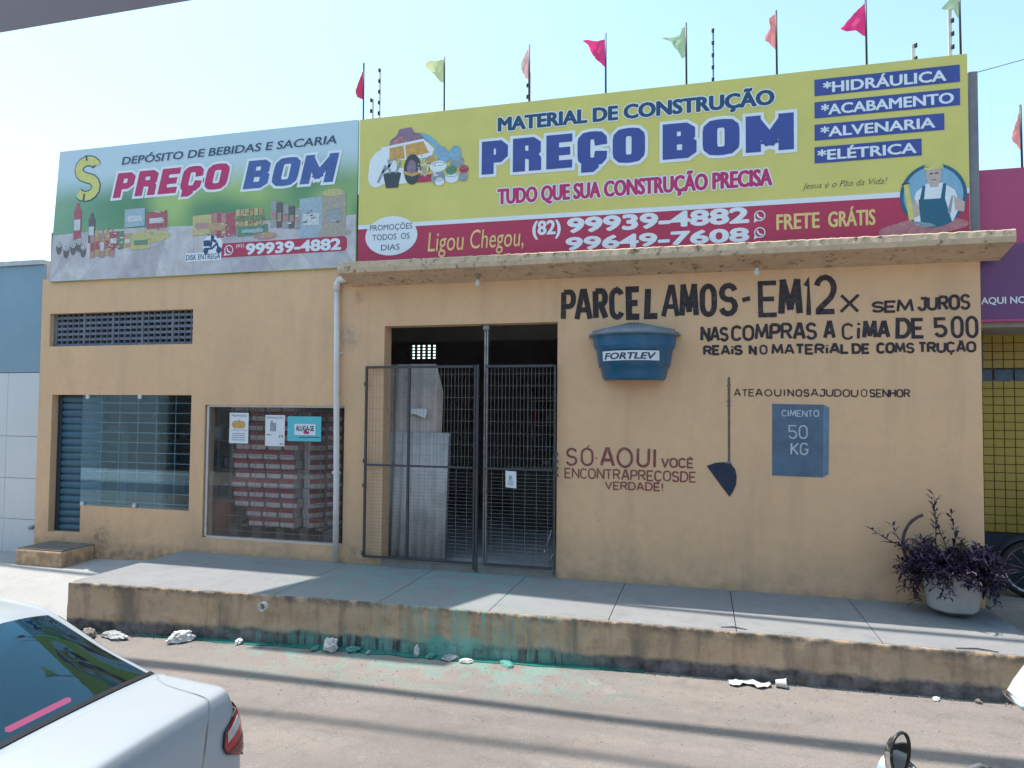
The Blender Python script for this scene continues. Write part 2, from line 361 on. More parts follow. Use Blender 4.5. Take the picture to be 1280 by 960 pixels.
def kerb_paint():
    """beige limewash over cement: bare grey foot, dark run-off streaks, spilled green paint between x=-4.5 and x=-1"""
    m = bpy.data.materials.new('kerb_render'); m.use_nodes = True; n = m.node_tree; L = n.links.new
    b = n.nodes['Principled BSDF']; b.inputs['Roughness'].default_value = .85; b.inputs['Specular IOR Level'].default_value = .2
    tc = n.nodes.new('ShaderNodeNewGeometry'); sep = n.nodes.new('ShaderNodeSeparateXYZ'); L(tc.outputs['Position'], sep.inputs[0])
    def mapp(sx, sy, sz):
        mp = n.nodes.new('ShaderNodeMapping'); mp.inputs['Scale'].default_value = (sx, sy, sz); L(tc.outputs['Position'], mp.inputs[0]); return mp.outputs[0]
    def nz(scale, det=6, vec=None, rough=.65):
        q = n.nodes.new('ShaderNodeTexNoise'); q.inputs['Scale'].default_value = scale; q.inputs['Detail'].default_value = det
        q.inputs['Roughness'].default_value = rough; L(vec or tc.outputs['Position'], q.inputs['Vector']); return q.outputs['Fac']
    def mr(v, a, c, d, e):
        q = n.nodes.new('ShaderNodeMapRange'); L(v, q.inputs[0])
        for i, x in zip((1, 2, 3, 4), (a, c, d, e)): q.inputs[i].default_value = x
        return q.outputs[0]
    def mix(f, a, c):
        q = n.nodes.new('ShaderNodeMix'); q.data_type = 'RGBA'; L(f, q.inputs[0])
        for s_, x in ((6, a), (7, c)):
            if hasattr(x, 'links'): L(x, q.inputs[s_])
            else: q.inputs[s_].default_value = x
        return q.outputs[2]
    def op(o, a, c):
        q = n.nodes.new('ShaderNodeMath'); q.operation = o
        for i, x in ((0, a), (1, c)):
            if hasattr(x, 'links'): L(x, q.inputs[i])
            else: q.inputs[i].default_value = x
        return q.outputs[0]
    c = mix(mr(nz(2.2, 5), .3, .7, 0, 1), (.54, .39, .25, 1), (.43, .32, .22, 1))
    c = mix(mr(nz(2.1, 8, mapp(2.2, 1, .25)), .48, .68, 0, .7), c, (.12, .10, .09, 1))      # run-off streaks
    c = mix(mr(nz(9, 8), .5, .75, 0, .6), c, (.2, .16, .12, 1))
    zz = op('ADD', sep.outputs[2], op('MULTIPLY', op('SUBTRACT', nz(3.2, 7), .5), .16))
    zz = op('SUBTRACT', zz, op('MULTIPLY', sep.outputs[0], .014))
    g = mix(mr(nz(6, 8), .35, .65, 0, 1), (.055, .055, .058, 1), (.21, .20, .195, 1))
    c = mix(mr(zz, -.27, -.31, 0, 1), c, g)                                                        # unpainted foot
    top = op('MULTIPLY', mr(sep.outputs[2], -.09, -.015, 0, 1), mr(nz(7, 7), .4, .6, 0, .9))
    c = mix(top, c, (.10, .09, .08, 1))
    wx = op('MULTIPLY', mr(sep.outputs[0], -3.3, -2.45, 0, 1), mr(sep.outputs[0], -1.9, -1.0, 1, 0))
    drip = nz(5., 7, mapp(4.2, 1, .35))
    f1 = op('MULTIPLY', mr(drip, .50, .56, 0, 1), wx)
    wx2 = op('MULTIPLY', mr(sep.outputs[0], -4.9, -3.6, 0, 1), mr(sep.outputs[0], -1.6, -.7, 1, 0))
    f2 = op('MULTIPLY', op('MULTIPLY', mr(zz, -.24, -.34, 0, 1), mr(drip, .44, .52, 0, .85)), wx2)
    wx3 = op('MULTIPLY', mr(sep.outputs[0], -2.75, -2.5, 0, 1), mr(sep.outputs[0], -2.15, -1.8, 1, 0))
    f3 = op('MULTIPLY', op('MULTIPLY', wx3, mr(zz, -.2, -.26, 0, 1)), mr(nz(9), .4, .5, .4, 1))
    f = op('MAXIMUM', op('MULTIPLY', f1, .65), op('MAXIMUM', f2, f3))
    c = mix(f, c, mix(mr(nz(5), .3, .7, 0, 1), (.11, .34, .29, 1), (.24, .44, .37, 1)))
    L(c, b.inputs['Base Color'])
    bp = n.nodes.new('ShaderNodeBump'); bp.inputs['Strength'].default_value = .7; bp.inputs['Distance'].default_value = .02
    L(nz(16, 9), bp.inputs['Height']); L(bp.outputs[0], b.inputs['Normal'])
    return m
def ground_mat(name, ca, cb, cc, bump=.5, teal=False, fine=90., tracks=False):
    m = bpy.data.materials.new(name); m.use_nodes = True; n = m.node_tree; L = n.links.new
    b = n.nodes['Principled BSDF']; b.inputs['Roughness'].default_value = .85; b.inputs['Specular IOR Level'].default_value = .25
    tc = n.nodes.new('ShaderNodeNewGeometry'); sep = n.nodes.new('ShaderNodeSeparateXYZ'); L(tc.outputs['Position'], sep.inputs[0])
    def nz(scale, det=6, rough=.65):
        q = n.nodes.new('ShaderNodeTexNoise'); q.inputs['Scale'].default_value = scale; q.inputs['Detail'].default_value = det
        q.inputs['Roughness'].default_value = rough; L(tc.outputs['Position'], q.inputs['Vector']); return q.outputs['Fac']
    def mr(v, a, c, d, e):
        q = n.nodes.new('ShaderNodeMapRange'); L(v, q.inputs[0])
        for i, x in zip((1, 2, 3, 4), (a, c, d, e)): q.inputs[i].default_value = x
        return q.outputs[0]
    def mix(f, a, c):
        q = n.nodes.new('ShaderNodeMix'); q.data_type = 'RGBA'; L(f, q.inputs[0])
        for s_, x in ((6, a), (7, c)):
            if hasattr(x, 'links'): L(x, q.inputs[s_])
            else: q.inputs[s_].default_value = x
        return q.outputs[2]
    def op(o, a, c):
        q = n.nodes.new('ShaderNodeMath'); q.operation = o
        for i, x in ((0, a), (1, c)):
            if hasattr(x, 'links'): L(x, q.inputs[i])
            else: q.inputs[i].default_value = x
        return q.outputs[0]
    c = mix(mr(nz(.7, 5), .35, .65, 0, 1), ca, cb)
    c = mix(mr(nz(4.5, 9, .75), .5, .72, 0, .7), c, cc)
    c = mix(mr(nz(fine, 4, .8), .52, .7, 0, .5), c, tuple(x*.55 for x in cc[:3])+(1,))
    c = mix(mr(nz(fine*.8, 3, .8), .56, .72, 0, .35), c, (.48, .45, .41, 1))
    if tracks:      # tyre-polished bands and oil drips running along the street
        mp = n.nodes.new('ShaderNodeMapping'); mp.inputs['Scale'].default_value = (.22, 2.2, 1); L(tc.outputs['Position'], mp.inputs[0])
        q = n.nodes.new('ShaderNodeTexNoise'); q.inputs['Scale'].default_value = 1.; q.inputs['Detail'].default_value = 7; L(mp.outputs[0], q.inputs['Vector'])
        c = mix(mr(q.outputs['Fac'], .48, .72, 0, .45), c, (.125, .118, .112, 1))
        c = mix(mr(nz(1.7, 10, .8), .60, .66, 0, .4), c, (.34, .31, .28, 1))
        v = n.nodes.new('ShaderNodeTexVoronoi'); v.feature = 'DISTANCE_TO_EDGE'; v.inputs['Scale'].default_value = .55
        w1 = n.nodes.new('ShaderNodeVectorMath'); w1.operation = 'ADD'; L(tc.outputs['Position'], w1.inputs[0])
        w2 = n.nodes.new('ShaderNodeTexNoise'); w2.inputs['Scale'].default_value = 2.5; w2.inputs['Detail'].default_value = 8; L(tc.outputs['Position'], w2.inputs['Vector']); L(w2.outputs['Color'], w1.inputs[1]); L(w1.outputs[0], v.inputs['Vector'])
        c = mix(op('MULTIPLY', mr(v.outputs['Distance'], .003, .009, 1, 0), mr(nz(.9, 3), .5, .65, 0, .3)), c, (.07, .065, .06, 1))
    if teal:
        t = op('MULTIPLY', mr(sep.outputs[1], teal[0], teal[1], 0, 1), op('MULTIPLY', mr(sep.outputs[0], teal[2], teal[2]+1.2, 0, 1), mr(sep.outputs[0], teal[3]-1.2, teal[3], 1, 0)))
        c = mix(op('MULTIPLY', t, mr(nz(4.5, 9), .47, .56, 0, teal[4])), c, (.14, .44, .38, 1))
    L(c, b.inputs['Base Color'])
    bp = n.nodes.new('ShaderNodeBump'); bp.inputs['Strength'].default_value = bump; bp.inputs['Distance'].default_value = .012
    L(op('ADD', nz(fine, 6), op('MULTIPLY', nz(6, 6), .8)), bp.inputs['Height']); L(bp.outputs[0], b.inputs['Normal'])
    return m
def glass_mat(name, tint, rough=.02, fac=.12, spec=1., gcol=(.9,.9,.9,1)):
    """thin pane: mostly see-through, reflects by fresnel, slightly dusty"""
    m = bpy.data.materials.new(name); m.use_nodes = True; n = m.node_tree; L = n.links.new
    n.nodes.remove(n.nodes['Principled BSDF']); out = n.nodes['Material Output']
    tr = n.nodes.new('ShaderNodeBsdfTransparent'); tr.inputs[0].default_value = tint
    gl = n.nodes.new('ShaderNodeBsdfGlossy'); gl.inputs['Roughness'].default_value = rough; gl.inputs[0].default_value = gcol
    df = n.nodes.new('ShaderNodeBsdfDiffuse'); df.inputs[0].default_value = (.45, .45, .43, 1)
    fr = n.nodes.new('ShaderNodeFresnel'); fr.inputs[0].default_value = 1.5
    a = n.nodes.new('ShaderNodeMixShader'); b = n.nodes.new('ShaderNodeMixShader')
    nz = n.nodes.new('ShaderNodeTexNoise'); nz.inputs['Scale'].default_value = 2.; nz.inputs['Detail'].default_value = 6
    mr = n.nodes.new('ShaderNodeMapRange'); L(nz.outputs['Fac'], mr.inputs[0]); mr.inputs[1].default_value = .3; mr.inputs[2].default_value = .8
    mr.inputs[3].default_value = fac*.4; mr.inputs[4].default_value = fac
    tc = n.nodes.new('ShaderNodeTexCoord'); L(tc.outputs['Object'], nz.inputs['Vector'])
    L(mr.outputs[0], a.inputs[0]); L(tr.outputs[0], a.inputs[1]); L(df.outputs[0], a.inputs[2])
    ml = n.nodes.new('ShaderNodeMath'); ml.operation = 'MULTIPLY'; L(fr.outputs[0], ml.inputs[0]); ml.inputs[1].default_value = spec
    L(ml.outputs[0], b.inputs[0]); L(a.outputs[0], b.inputs[1]); L(gl.outputs[0], b.inputs[2]); L(b.outputs[0], out.inputs[0])
    return m

M = dict(
 wall=wall_paint(), kerb=kerb_paint(),
 slab=ground_mat('pavement_cement', (.25,.262,.27,1), (.215,.226,.235,1), (.15,.155,.16,1), .35, (-1.9,-.6,-4.8,-1.2,.35)),
 lot=ground_mat('lot_cement', (.36,.365,.365,1), (.32,.325,.325,1), (.25,.25,.245,1), .3),
 road=ground_mat('road_surface', (.245,.220,.203,1), (.200,.183,.172,1), (.135,.127,.12,1), .8, (-2.6,-1.7,-5.2,-.2,.34), 70., True),
 earth=mat('earth', (.25,.2,.15), .9, .3, .5),
 dark=mat('dark_interior', (.10,.095,.09), .9, .3, 1.2),
 intwall=mat('interior_wall', (.34,.32,.30), .9, .3, 1.),
 intfloor=mat('interior_floor', (.45,.47,.47), .5, .3, 2., dirt=(.12,.11,.1), dscale=3),
 conc=mat('concrete', (.30,.28,.25), .9, .3, 4., .4, 30),
 gate=mat('gate_metal', (.06,.06,.07), .5, .3, 9., dirt=(.12,.05,.03), dscale=12, damt=.6),
 steel=mat('galvanised_steel', (.42,.41,.40), .38, .3, 12., metal=.7, dirt=(.1,.06,.04), dscale=14, damt=.8),
 wire=mat('mesh_wire', (.26,.25,.25), .5, .2, 10, metal=.3),
 alu=mat('aluminium_frame', (.62,.60,.60), .4, .15, 8., metal=.4),
 pvc=mat('white_pvc', (.72,.68,.65), .4, .12, 3., dirt=(.4,.33,.27), dscale=4, damt=.5),
 blue_shutter=mat('blue_shutter_paint', (.035,.115,.175), .45, .3, 5., dirt=(.09,.1,.1), dscale=5, damt=.6),
 shut_gap=mat('shutter_track', (.02,.035,.05), .7, .2),
 black_paint=mat('black_wall_paint', (.035,.024,.032), .75, .45, 9., dirt=(.16,.11,.09), dscale=22, damt=.7),
 wine_paint=mat('wine_wall_paint', (.24,.07,.065), .8, .35, 9., dirt=(.5,.33,.2), dscale=16, damt=.5),
 gray_bag=mat('painted_bag_front', (.10,.155,.225), .75, .3, 6.),
 gray_bag2=mat('painted_bag_side', (.15,.22,.31), .75, .3, 6.),
 white_paint=mat('white_wall_paint', (.50,.54,.60), .75, .3, 14.),
 shovel=mat('painted_shovel_blade', (.02,.03,.06), .7, .4, 9.),
 handle=mat('painted_shovel_handle', (.17,.115,.11), .75, .4, 8.),
 yellow=mat('sign_yellow', (.66,.575,.155), .5, .12, 1.2, .5, 2.2),
 red=mat('sign_red', (.46,.03,.085), .5, .15, 1.2),
 white=mat('sign_white', (.74,.77,.82), .5, .06, 3.),
 signblue=mat('sign_blue', (.045,.07,.30), .5, .12, 4.),
 signnavy=mat('sign_navy', (.018,.065,.15), .5, .1, 4.),
 signmag=mat('sign_crimson', (.50,.02,.13), .5, .1, 4.),
 signcream=mat('sign_cream_letters', (.78,.56,.22), .5, .1, 4.),
 signdark=mat('sign_dark_letters', (.05,.06,.07), .5, .1, 4.),
 signteal=mat('sign_teal', (.02,.12,.20), .5, .1, 4.),
 signsky=mat('sign_light_blue', (.22,.42,.58), .5, .15, 12.),
 skin=mat('sign_printed_skin', (.55,.42,.38), .5, .2, 20.),
 pgrey=mat('sign_printed_grey', (.30,.34,.38), .5, .4, 30.),
 pgreen=mat('sign_printed_green', (.08,.24,.10), .5, .4, 20.),
 porange=mat('sign_printed_orange', (.62,.35,.10), .5, .35, 22.),
 pink=mat('sign_printed_pink', (.50,.20,.22), .5, .4, 18.),
 ppurple=mat('sign_printed_mauve', (.28,.17,.26), .5, .4, 30.),
 pyel=mat('sign_printed_yellow', (.66,.60,.18), .5, .15, 12.),
 backing=mat('sign_backing', (.10,.10,.12), .6, .2),
 tank=mat('blue_tank_plastic', (.012,.115,.24), .38, .2, 4., dirt=(.12,.2,.27), dscale=3, damt=.45),
 lid=mat('tank_lid', (.16,.20,.25), .6, .25, 5., dirt=(.35,.32,.28), dscale=4, damt=.7),
 canopy=mat('canopy_render', (.58,.43,.29), .85, .25, 5., .8, 18, dirt=(.03,.028,.025), dscale=11, damt=.85, dr=(.56,.66)),
 nbblue=mat('neighbour_blue_cladding', (.20,.31,.40), .5, .1, 2.),
 nbwhite=mat('neighbour_white_panel', (.62,.62,.62), .45, .06, 1.5),
 joint=mat('dark_joint', (.52,.51,.50), .9, .2),
 magenta=mat('fascia_magenta', (.43,.055,.155), .45, .1, 1.5),
 purple=mat('fascia_purple', (.15,.05,.15), .45, .12, 1.5),
 tyl=mat('yellow_tile', (.40,.29,.06), .3, .2, 6.),
 tbl=mat('blue_tile', (.08,.13,.19), .25, .4, 14.),
 tgr=mat('tile_grout', (.09,.07,.035), .9, .2),
 navy=mat('navy_wall_paint', (.022,.04,.07), .6, .3, 3.),
 pot=mat('white_cement_pot', (.42,.41,.40), .8, .25, 5., .8, 14, dirt=(.22,.2,.19), dscale=5, damt=.6),
 leaf=mat('purple_leaf', (.035,.017,.055), .5, .6, 9.),
 leaf2=mat('purple_leaf_light', (.12,.075,.14), .5, .4, 9.),
 stem=mat('dry_stem', (.10,.065,.06), .8, .4, 10.),
 carpaint=mat('car_white_paint', (.34,.38,.42), .18, .04, 1.5, spec=.7, dirt=(.36,.36,.35), dscale=2.5, damt=.25),
 chrome=mat('chrome', (.75,.75,.75), .12, .05, 5., metal=1.),
 rubber=mat('black_rubber', (.02,.02,.02), .7, .3, 9.),
 blackpl=mat('black_plastic', (.02,.02,.022), .4, .2, 9.),
 carglass=glass_mat('car_tinted_glass', (.05,.17,.24,1), .02, .02, 2.2, (.40,.82,1,1)),  # gloss tinted teal to put the sky's colour into the reflection
 shopglass=glass_mat('shop_glass', (.95,.96,.97,1), .03, .05, .4),
 darkglass=glass_mat('tinted_shop_glass', (.78,.88,.93,1), .03, .02, .45, (.7,.9,1,1)),
 lred=mat('tail_light_red', (.42,.012,.02), .12, .25, 30.),
 ldark=mat('tail_light_dark_red', (.16,.008,.015), .15, .3, 30.),
 lclear=mat('tail_light_clear', (.55,.5,.52), .1, .3, 40.),
 ledred=mat('brake_light_lens', (.75,.03,.12), .3, 0, 40.),
 paper=mat('paper', (.72,.73,.76), .8, .06, 9.),
 papcyan=mat('cyan_card', (.10,.50,.58), .6, .08, 8.),
 sack=mat('bale_white_plastic', (.62,.55,.54), .45, .35, 16.),
 sackred=mat('bale_red_print', (.33,.035,.045), .45, .4, 18.),
 pallet=mat('pallet_wood', (.20,.17,.14), .8, .4, 8.),
 crate=mat('orange_plastic', (.42,.13,.07), .5, .3, 5.),
 fibre=mat('fibre_cement', (.60,.50,.43), .9, .22, 3., .3, 30, dirt=(.2,.17,.15), dscale=2.5, damt=.7),
 fibre2=mat('fibre_cement_light', (.60,.57,.55), .9, .2, 3., .3, 30, dirt=(.25,.23,.21), dscale=2.5, damt=.7),
 litter=mat('litter_white_plastic', (.62,.62,.60), .5, .3, 14., .8, 25, dirt=(.2,.19,.17), dscale=9, damt=.6),
 litgrey=mat('litter_grey_plastic', (.34,.36,.36), .5, .4, 9., .5, 20),
 litteal=mat('litter_green_soaked', (.08,.30,.26), .6, .4, 9., .5, 20),
 rubble=mat('rubble', (.22,.20,.18), .9, .5, 9., .5, 20),
 gutter=mat('green_paint_puddle', (.03,.20,.165), .2, .4, 6.),
 fl_pink=mat('pink_pennant', (.72,.05,.22), .8, .1), fl_red=mat('red_pennant', (.60,.05,.13), .8, .1),
 fl_sal=mat('salmon_pennant', (.80,.30,.30), .8, .15), fl_yel=mat('pale_yellow_pennant', (.55,.62,.33), .8, .1),
 fl_grn=mat('pale_green_pennant', (.40,.55,.36), .8, .1), fl_wht=mat('red_white_pennant', (.72,.45,.42), .8, .3, 12),
 poleblk=mat('pole_black', (.03,.03,.035), .5, .2), ins=mat('insulator_black', (.02,.02,.02), .4, .1),
 awn=mat('awning_grey', (.30,.32,.44), .6, .08), bulb=mat('bulb_glass', (.6,.6,.58), .15, .05),
 sockt=mat('lamp_socket', (.3,.2,.14), .5, .2), cable=mat('black_cable', (.03,.03,.03), .6, .1),
 cloth=mat('shade_sheet_cloth', (.4,.38,.35), .9, .1), fridge=mat('fridge_frame', (.55,.60,.64), .4, .1), redbox=mat('red_goods', (.30,.03,.03), .6, .4, 8.),
)
M['ledred'].node_tree.nodes['Principled BSDF'].inputs['Emission Color'].default_value = (1,.02,.05,1); M['ledred'].node_tree.nodes['Principled BSDF'].inputs['Emission Strength'].default_value = 5.5   # the lit brake lamp
def side(mname):  # thin cloth lets light through
    m = M[mname]; n = m.node_tree; b = n.nodes['Principled BSDF']; out = n.nodes['Material Output']
    t = n.nodes.new('ShaderNodeBsdfTranslucent'); mx = n.nodes.new('ShaderNodeMixShader'); mx.inputs[0].default_value = .5
    c = b.inputs['Base Color'].default_value; t.inputs[0].default_value = c
    n.links.new(b.outputs[0], mx.inputs[1]); n.links.new(t.outputs[0], mx.inputs[2]); n.links.new(mx.outputs[0], out.inputs[0])
for k in ('fl_pink','fl_red','fl_sal','fl_yel','fl_grn','fl_wht'): side(k)

# ------------------------------------------------------------------ ground, road, pavement
def road_z(x): return -.43+.016*(max(-12, min(8, x))+1)
mb = MB(); n = 60
xs = [-60, -30, -14]+[-12+20*i/40 for i in range(41)]+[14, 30, 60]
vs = [(x, y, road_z(x)+(.0 if y > -11 else .0)) for x in xs for y in (-1.0, -3, -5, -7, -9.3)]
fs = [(i*5+j, i*5+j+1, (i+1)*5+j+1, (i+1)*5+j) for i in range(len(xs)-1) for j in range(4)]
mb.add(vs, [f[::-1] for f in fs], True); tag(mb.build('road', M['road']), kind='structure')
mb = MB(); mb.add([(-900,-900,-.75),(900,-900,-.75),(900,900,-.75),(-900,900,-.75)], [(0,1,2,3)]); tag(mb.build('ground', M['earth']), kind='structure')
mb = MB()  # ramped yard left of the pavement
ys = [(.3,-.19),(0,-.19),(-.6,-.21),(-1.2,-.27),(-1.7,-.42),(-2.1,-.545)]
gx = [-30,-14,-10,-9,-8,-7.3,-6.9,-6.62]
vs = []
for x in gx:
    for y, z in ys:
        if x > -7.5 and y > -.5: z += (x+7.5)*.14
        vs.append((x, y, z))
fs = [(i*6+j, i*6+j+1, (i+1)*6+j+1, (i+1)*6+j)[::-1] for i in range(len(gx)-1) for j in range(5)]
mb.add(vs, fs, True); tag(mb.build('sidewalk', M['lot']), kind='structure')
mb = MB(); mb.box(2.73, 14, -1.45, .3, -.7, -.17); tag(mb.build('side_path', M['conc']), kind='structure')
mb = MB(); mb.box(-40, 40, -12.5, -9.2, -.8, -.28); tag(mb.build('near_sidewalk', M['lot']), kind='structure')
def kerb_y(x):
    P = [(-6.67,-1.78),(-5.6,-1.70),(-3.7,-1.575),(-2,-1.545),(-.5,-1.5),(2.72,-1.49)]
    for a, b in zip(P, P[1:]):
        if x <= b[0]: return a[1]+(b[1]-a[1])*(x-a[0])/(b[0]-a[0])
    return P[-1][1]
pav = thing('pavement', (-2, -.8, -.4), None, None); pav['kind'] = 'structure'
mb = MB(); nx = 420; zs = [-.75,-.55,-.48,-.43,-.38,-.34,-.3,-.26,-.2,-.14,-.08,-.03,-.006,.001]
vs = []
for i in range(nx+1):
    x = -6.67+9.39*i/nx
    for z in zs:
        d = .018*noise.fractal(Vector((x*3, z*6, 1.3)), 1, 2, 5)+.008*noise.noise(Vector((x*22, z*22, 5)))
        if z < -.27: d += .006+.012*noise.noise(Vector((x*5, z*9, 2)))
        ch_ = max(0, noise.noise(Vector((x*6, 2, 9)))-.15)*.018
        if z > -.04: d -= ch_
        if z > 0: d -= .014
        vs.append((x, kerb_y(x)-d+.01, z if z < -.01 else z-ch_*.35))
m_ = len(zs)
mb.add(vs, [(i*m_+j, (i+1)*m_+j, (i+1)*m_+j+1, i*m_+j+1) for i in range(nx) for j in range(m_-1)], True)
mb.add([(-6.67,-1.77,-.75),(-6.67,.1,-.75),(-6.67,.1,-.012),(-6.67,-1.77,-.012)], [(0,3,2,1)])
mb.add([(2.72,-1.48,-.75),(2.72,.1,-.75),(2.72,.1,-.012),(2.72,-1.48,-.012)], [(0,1,2,3)])
mb.build('kerb_face', M['kerb'], pav)
cuts = [-6.675, -4.25, -3.1, -1.965, -.83, .29, 1.455, 2.725]
for i in range(len(cuts)-1):
    a, b = cuts[i]+(.004 if i else 0), cuts[i+1]-.004
    mb = MB(); N = 26; top = []; 
    fr = []
    for k in range(N+1):
        x = a+(b-a)*k/N
        j = .012*noise.noise(Vector((x*9, 0, 3)))+.008*noise.noise(Vector((x*31, 0, 7)))
        if i == 0 and k < 3: j += (.10, .045, .012)[k]
        fr.append((x, kerb_y(x)+.032+j*.3))
    bk = .02
    vs = [(x, y, -.012+.004*noise.noise(Vector((x*12, 1, 1)))) for x, y in fr]+[(x, y-.002, -.07) for x, y in fr]+[(x, y+.02, 0) for x, y in fr]+[(x, bk, 0) for x, _ in fr]+[(x, bk, -.07) for x, _ in fr]
    K = N+1
    def g_(r, k): return r*K+k
    fs = []
    for k in range(N):
        fs += [(g_(1,k), g_(1,k+1), g_(0,k+1), g_(0,k)), (g_(0,k), g_(0,k+1), g_(2,k+1), g_(2,k)), (g_(2,k), g_(2,k+1), g_(3,k+1), g_(3,k))]
    fs += [(g_(1,0), g_(0,0), g_(2,0), g_(3,0), g_(4,0)), (g_(4,N), g_(3,N), g_(2,N), g_(0,N), g_(1,N))]
    mb.add(vs, fs); mb.build('slab', M['slab'], pav)
mb = MB()
for px, pz, r in ((-4.33, -.11, .045),):
    mb.lathe([(r, -1.55), (r, -1.66), (r*.8, -1.66), (r*.8, -1.56), (0, -1.56)], (px, 0, pz), 14, axis='y')
mb.build('drain_outlet', M['pvc'], pav)
# green paint puddle lying in the gutter
mb = MB(); 
vs = []; K = 60
for k in range(K+1):
    x = -5.9+5.4*k/K; wd = .10*(1-abs(2*k/K-1)**3)*(.55+.9*abs(noise.noise(Vector((x*2.4, 0, 9)))))
    vs += [(x, kerb_y(x)+.02, road_z(x)+.012), (x, kerb_y(x)-.02-wd, road_z(x)+.006)]
mb.add(vs, [(2*k, 2*k+1, 2*k+3, 2*k+2) for k in range(K)])
tag(mb.build('paint_puddle', M['gutter']), 'long green puddle of spilled paint lying in the gutter below the kerb', 'spilled paint')

# ------------------------------------------------------------------ main shop building
shop = thing('shop_building', (-3.2, 4, 0), 'peach painted shop building with gated doorway, shop windows and painted slogans on its front', 'shop')
def wall_holes(mb, x0, x1, z0, z1, y0, y1, holes):
    xs = sorted({x0, x1}|{h[0] for h in holes}|{h[1] for h in holes}); zs = sorted({z0, z1}|{h[2] for h in holes}|{h[3] for h in holes})
    def inh(x, z): return any(h[0] < x < h[1] and h[2] < z < h[3] for h in holes)
    nx_, nz_ = len(xs)-1, len(zs)-1
    sol = [[not inh((xs[i]+xs[i+1])/2, (zs[j]+zs[j+1])/2) for j in range(nz_)] for i in range(nx_)]
    for i in range(nx_):
        for j in range(nz_):
            if not sol[i][j]: continue
            a, b, c, d = xs[i], xs[i+1], zs[j], zs[j+1]
            mb.add([(a,y0,c),(b,y0,c),(b,y0,d),(a,y0,d)], [(0,1,2,3)]); mb.add([(a,y1,c),(b,y1,c),(b,y1,d),(a,y1,d)], [(3,2,1,0)])
            if i == 0 or not sol[i-1][j]: mb.add([(a,y0,c),(a,y1,c),(a,y1,d),(a,y0,d)], [(3,2,1,0)])
            if i == nx_-1 or not sol[i+1][j]: mb.add([(b,y0,c),(b,y1,c),(b,y1,d),(b,y0,d)], [(0,1,2,3)])
            if j == 0 or not sol[i][j-1]: mb.add([(a,y0,c),(b,y0,c),(b,y1,c),(a,y1,c)], [(3,2,1,0)])
            if j == nz_-1 or not sol[i][j+1]: mb.add([(a,y0,d),(b,y0,d),(b,y1,d),(a,y1,d)], [(0,1,2,3)])
mb = MB()
holes = [(-3.803,-1.615,-.02,2.945), (-6.395,-4.335,.198,1.95), (-8.96,-6.61,.535,2.08), (-8.96,-8.40,.14,.535), (-9.045,-6.618,2.77,3.243)]
wall_holes(mb, -9.2, 2.70, -.6, 3.745, 0, .2, holes)
front = mb.build('front_wall', M['wall'], shop)
for a_, b_ in ((-9.2,-9.0),(2.5,2.70)):
    mb = MB(); mb.box(a_,b_,.201,7,-.6,3.745); mb.build('side_wall', M['wall'], shop)
mb = MB(); wall_holes(mb, -9.0, 2.5, -.6, 3.745, 6.8, 7., [(-6.42,-5.78,3.06,3.40)])
mb.build('back_wall', M['intwall'], shop)
mb = MB(); mb.box(-9.0, 2.5, .201, 6.8, 3.42, 3.6); mb.build('roof_slab', M['intwall'], shop)
mb = MB(); mb.box(-9.0, 2.5, 2.9, 3.15, 3.05, 3.419); mb.build('ceiling_beam', M['intwall'], shop)
mb = MB(); mb.box(-8.95, 2.5, .2, 6.8, -.5, .06); mb.build('shop_floor', M['intfloor'], shop)
mb = MB()   # back vent lattice, daylight behind it
for k in range(5): mb.box(-6.42, -5.78, 6.86, 6.94, 3.06+.068*k+.048, 3.06+.068*k+.068+.002)
for k in range(6): mb.box(-6.42+.128*k-.014, -6.42+.128*k+.014, 6.85, 6.95, 3.06, 3.40)
mb.build('vent_lattice', M['dark'], shop)
mb = MB(); mb.box(-3.803, -1.615, -.02, .2, -.3, .075); mb.build('threshold', M['conc'], shop, .008)
# side step of the canopy: sloping soffit, crumbling fascia
mb = MB(); N = 300; vs = []
for i in range(N+1):
    x = -4.25+7.12*i/N
    j = .008*noise.noise(Vector((x*13, 0, 1)))+.006*noise.noise(Vector((x*41, 0, 2)))
    j2 = .007*noise.noise(Vector((x*11, 4, 1)))
    e = .05 if i == 0 else (.02 if i == 1 else 0)
    zt = 3.672-.012*i/N+j-e
    vs += [(x, -.002, 3.45), (x, -.395+j2, 3.548+j2*.6), (x, -.405+j, 3.60), (x, -.395-j2, zt), (x, -.38, zt+.012), (x, -.002, 3.70)]
mb.add(vs, [(6*i+j, 6*i+j+1, 6*i+7+j, 6*i+6+j)[::-1] for i in range(N) for j in range(5)])
mb.add([vs[k] for k in range(6)], [(0,1,2,3,4,5)]); mb.add([vs[-6+k] for k in range(6)], [(5,4,3,2,1,0)])
mb.build('canopy', [M['canopy']], shop)
for x, y in ((-2.53,-.2), (.56,-.2)):
    lp = thing('bulb_holder', (x, y, 3.50), 'bare bulb holder under the canopy above the '+('gated doorway' if x < 0 else 'painted words on the right'), 'light bulb', 'bulb holders under the canopy')
    mb = MB(); mb.lathe([(.0,3.505),(.035,3.505),(.035,3.48),(.02,3.475),(.02,3.44),(.0,3.44)], (x,y,0), 12); mb.build('socket', M['sockt'], lp)
    mb = MB(); mb.lathe([(.015,3.44),(.022,3.42),(.03,3.395),(.026,3.37),(.0,3.358)], (x,y,0), 12); mb.build('bulb', M['bulb'], lp)

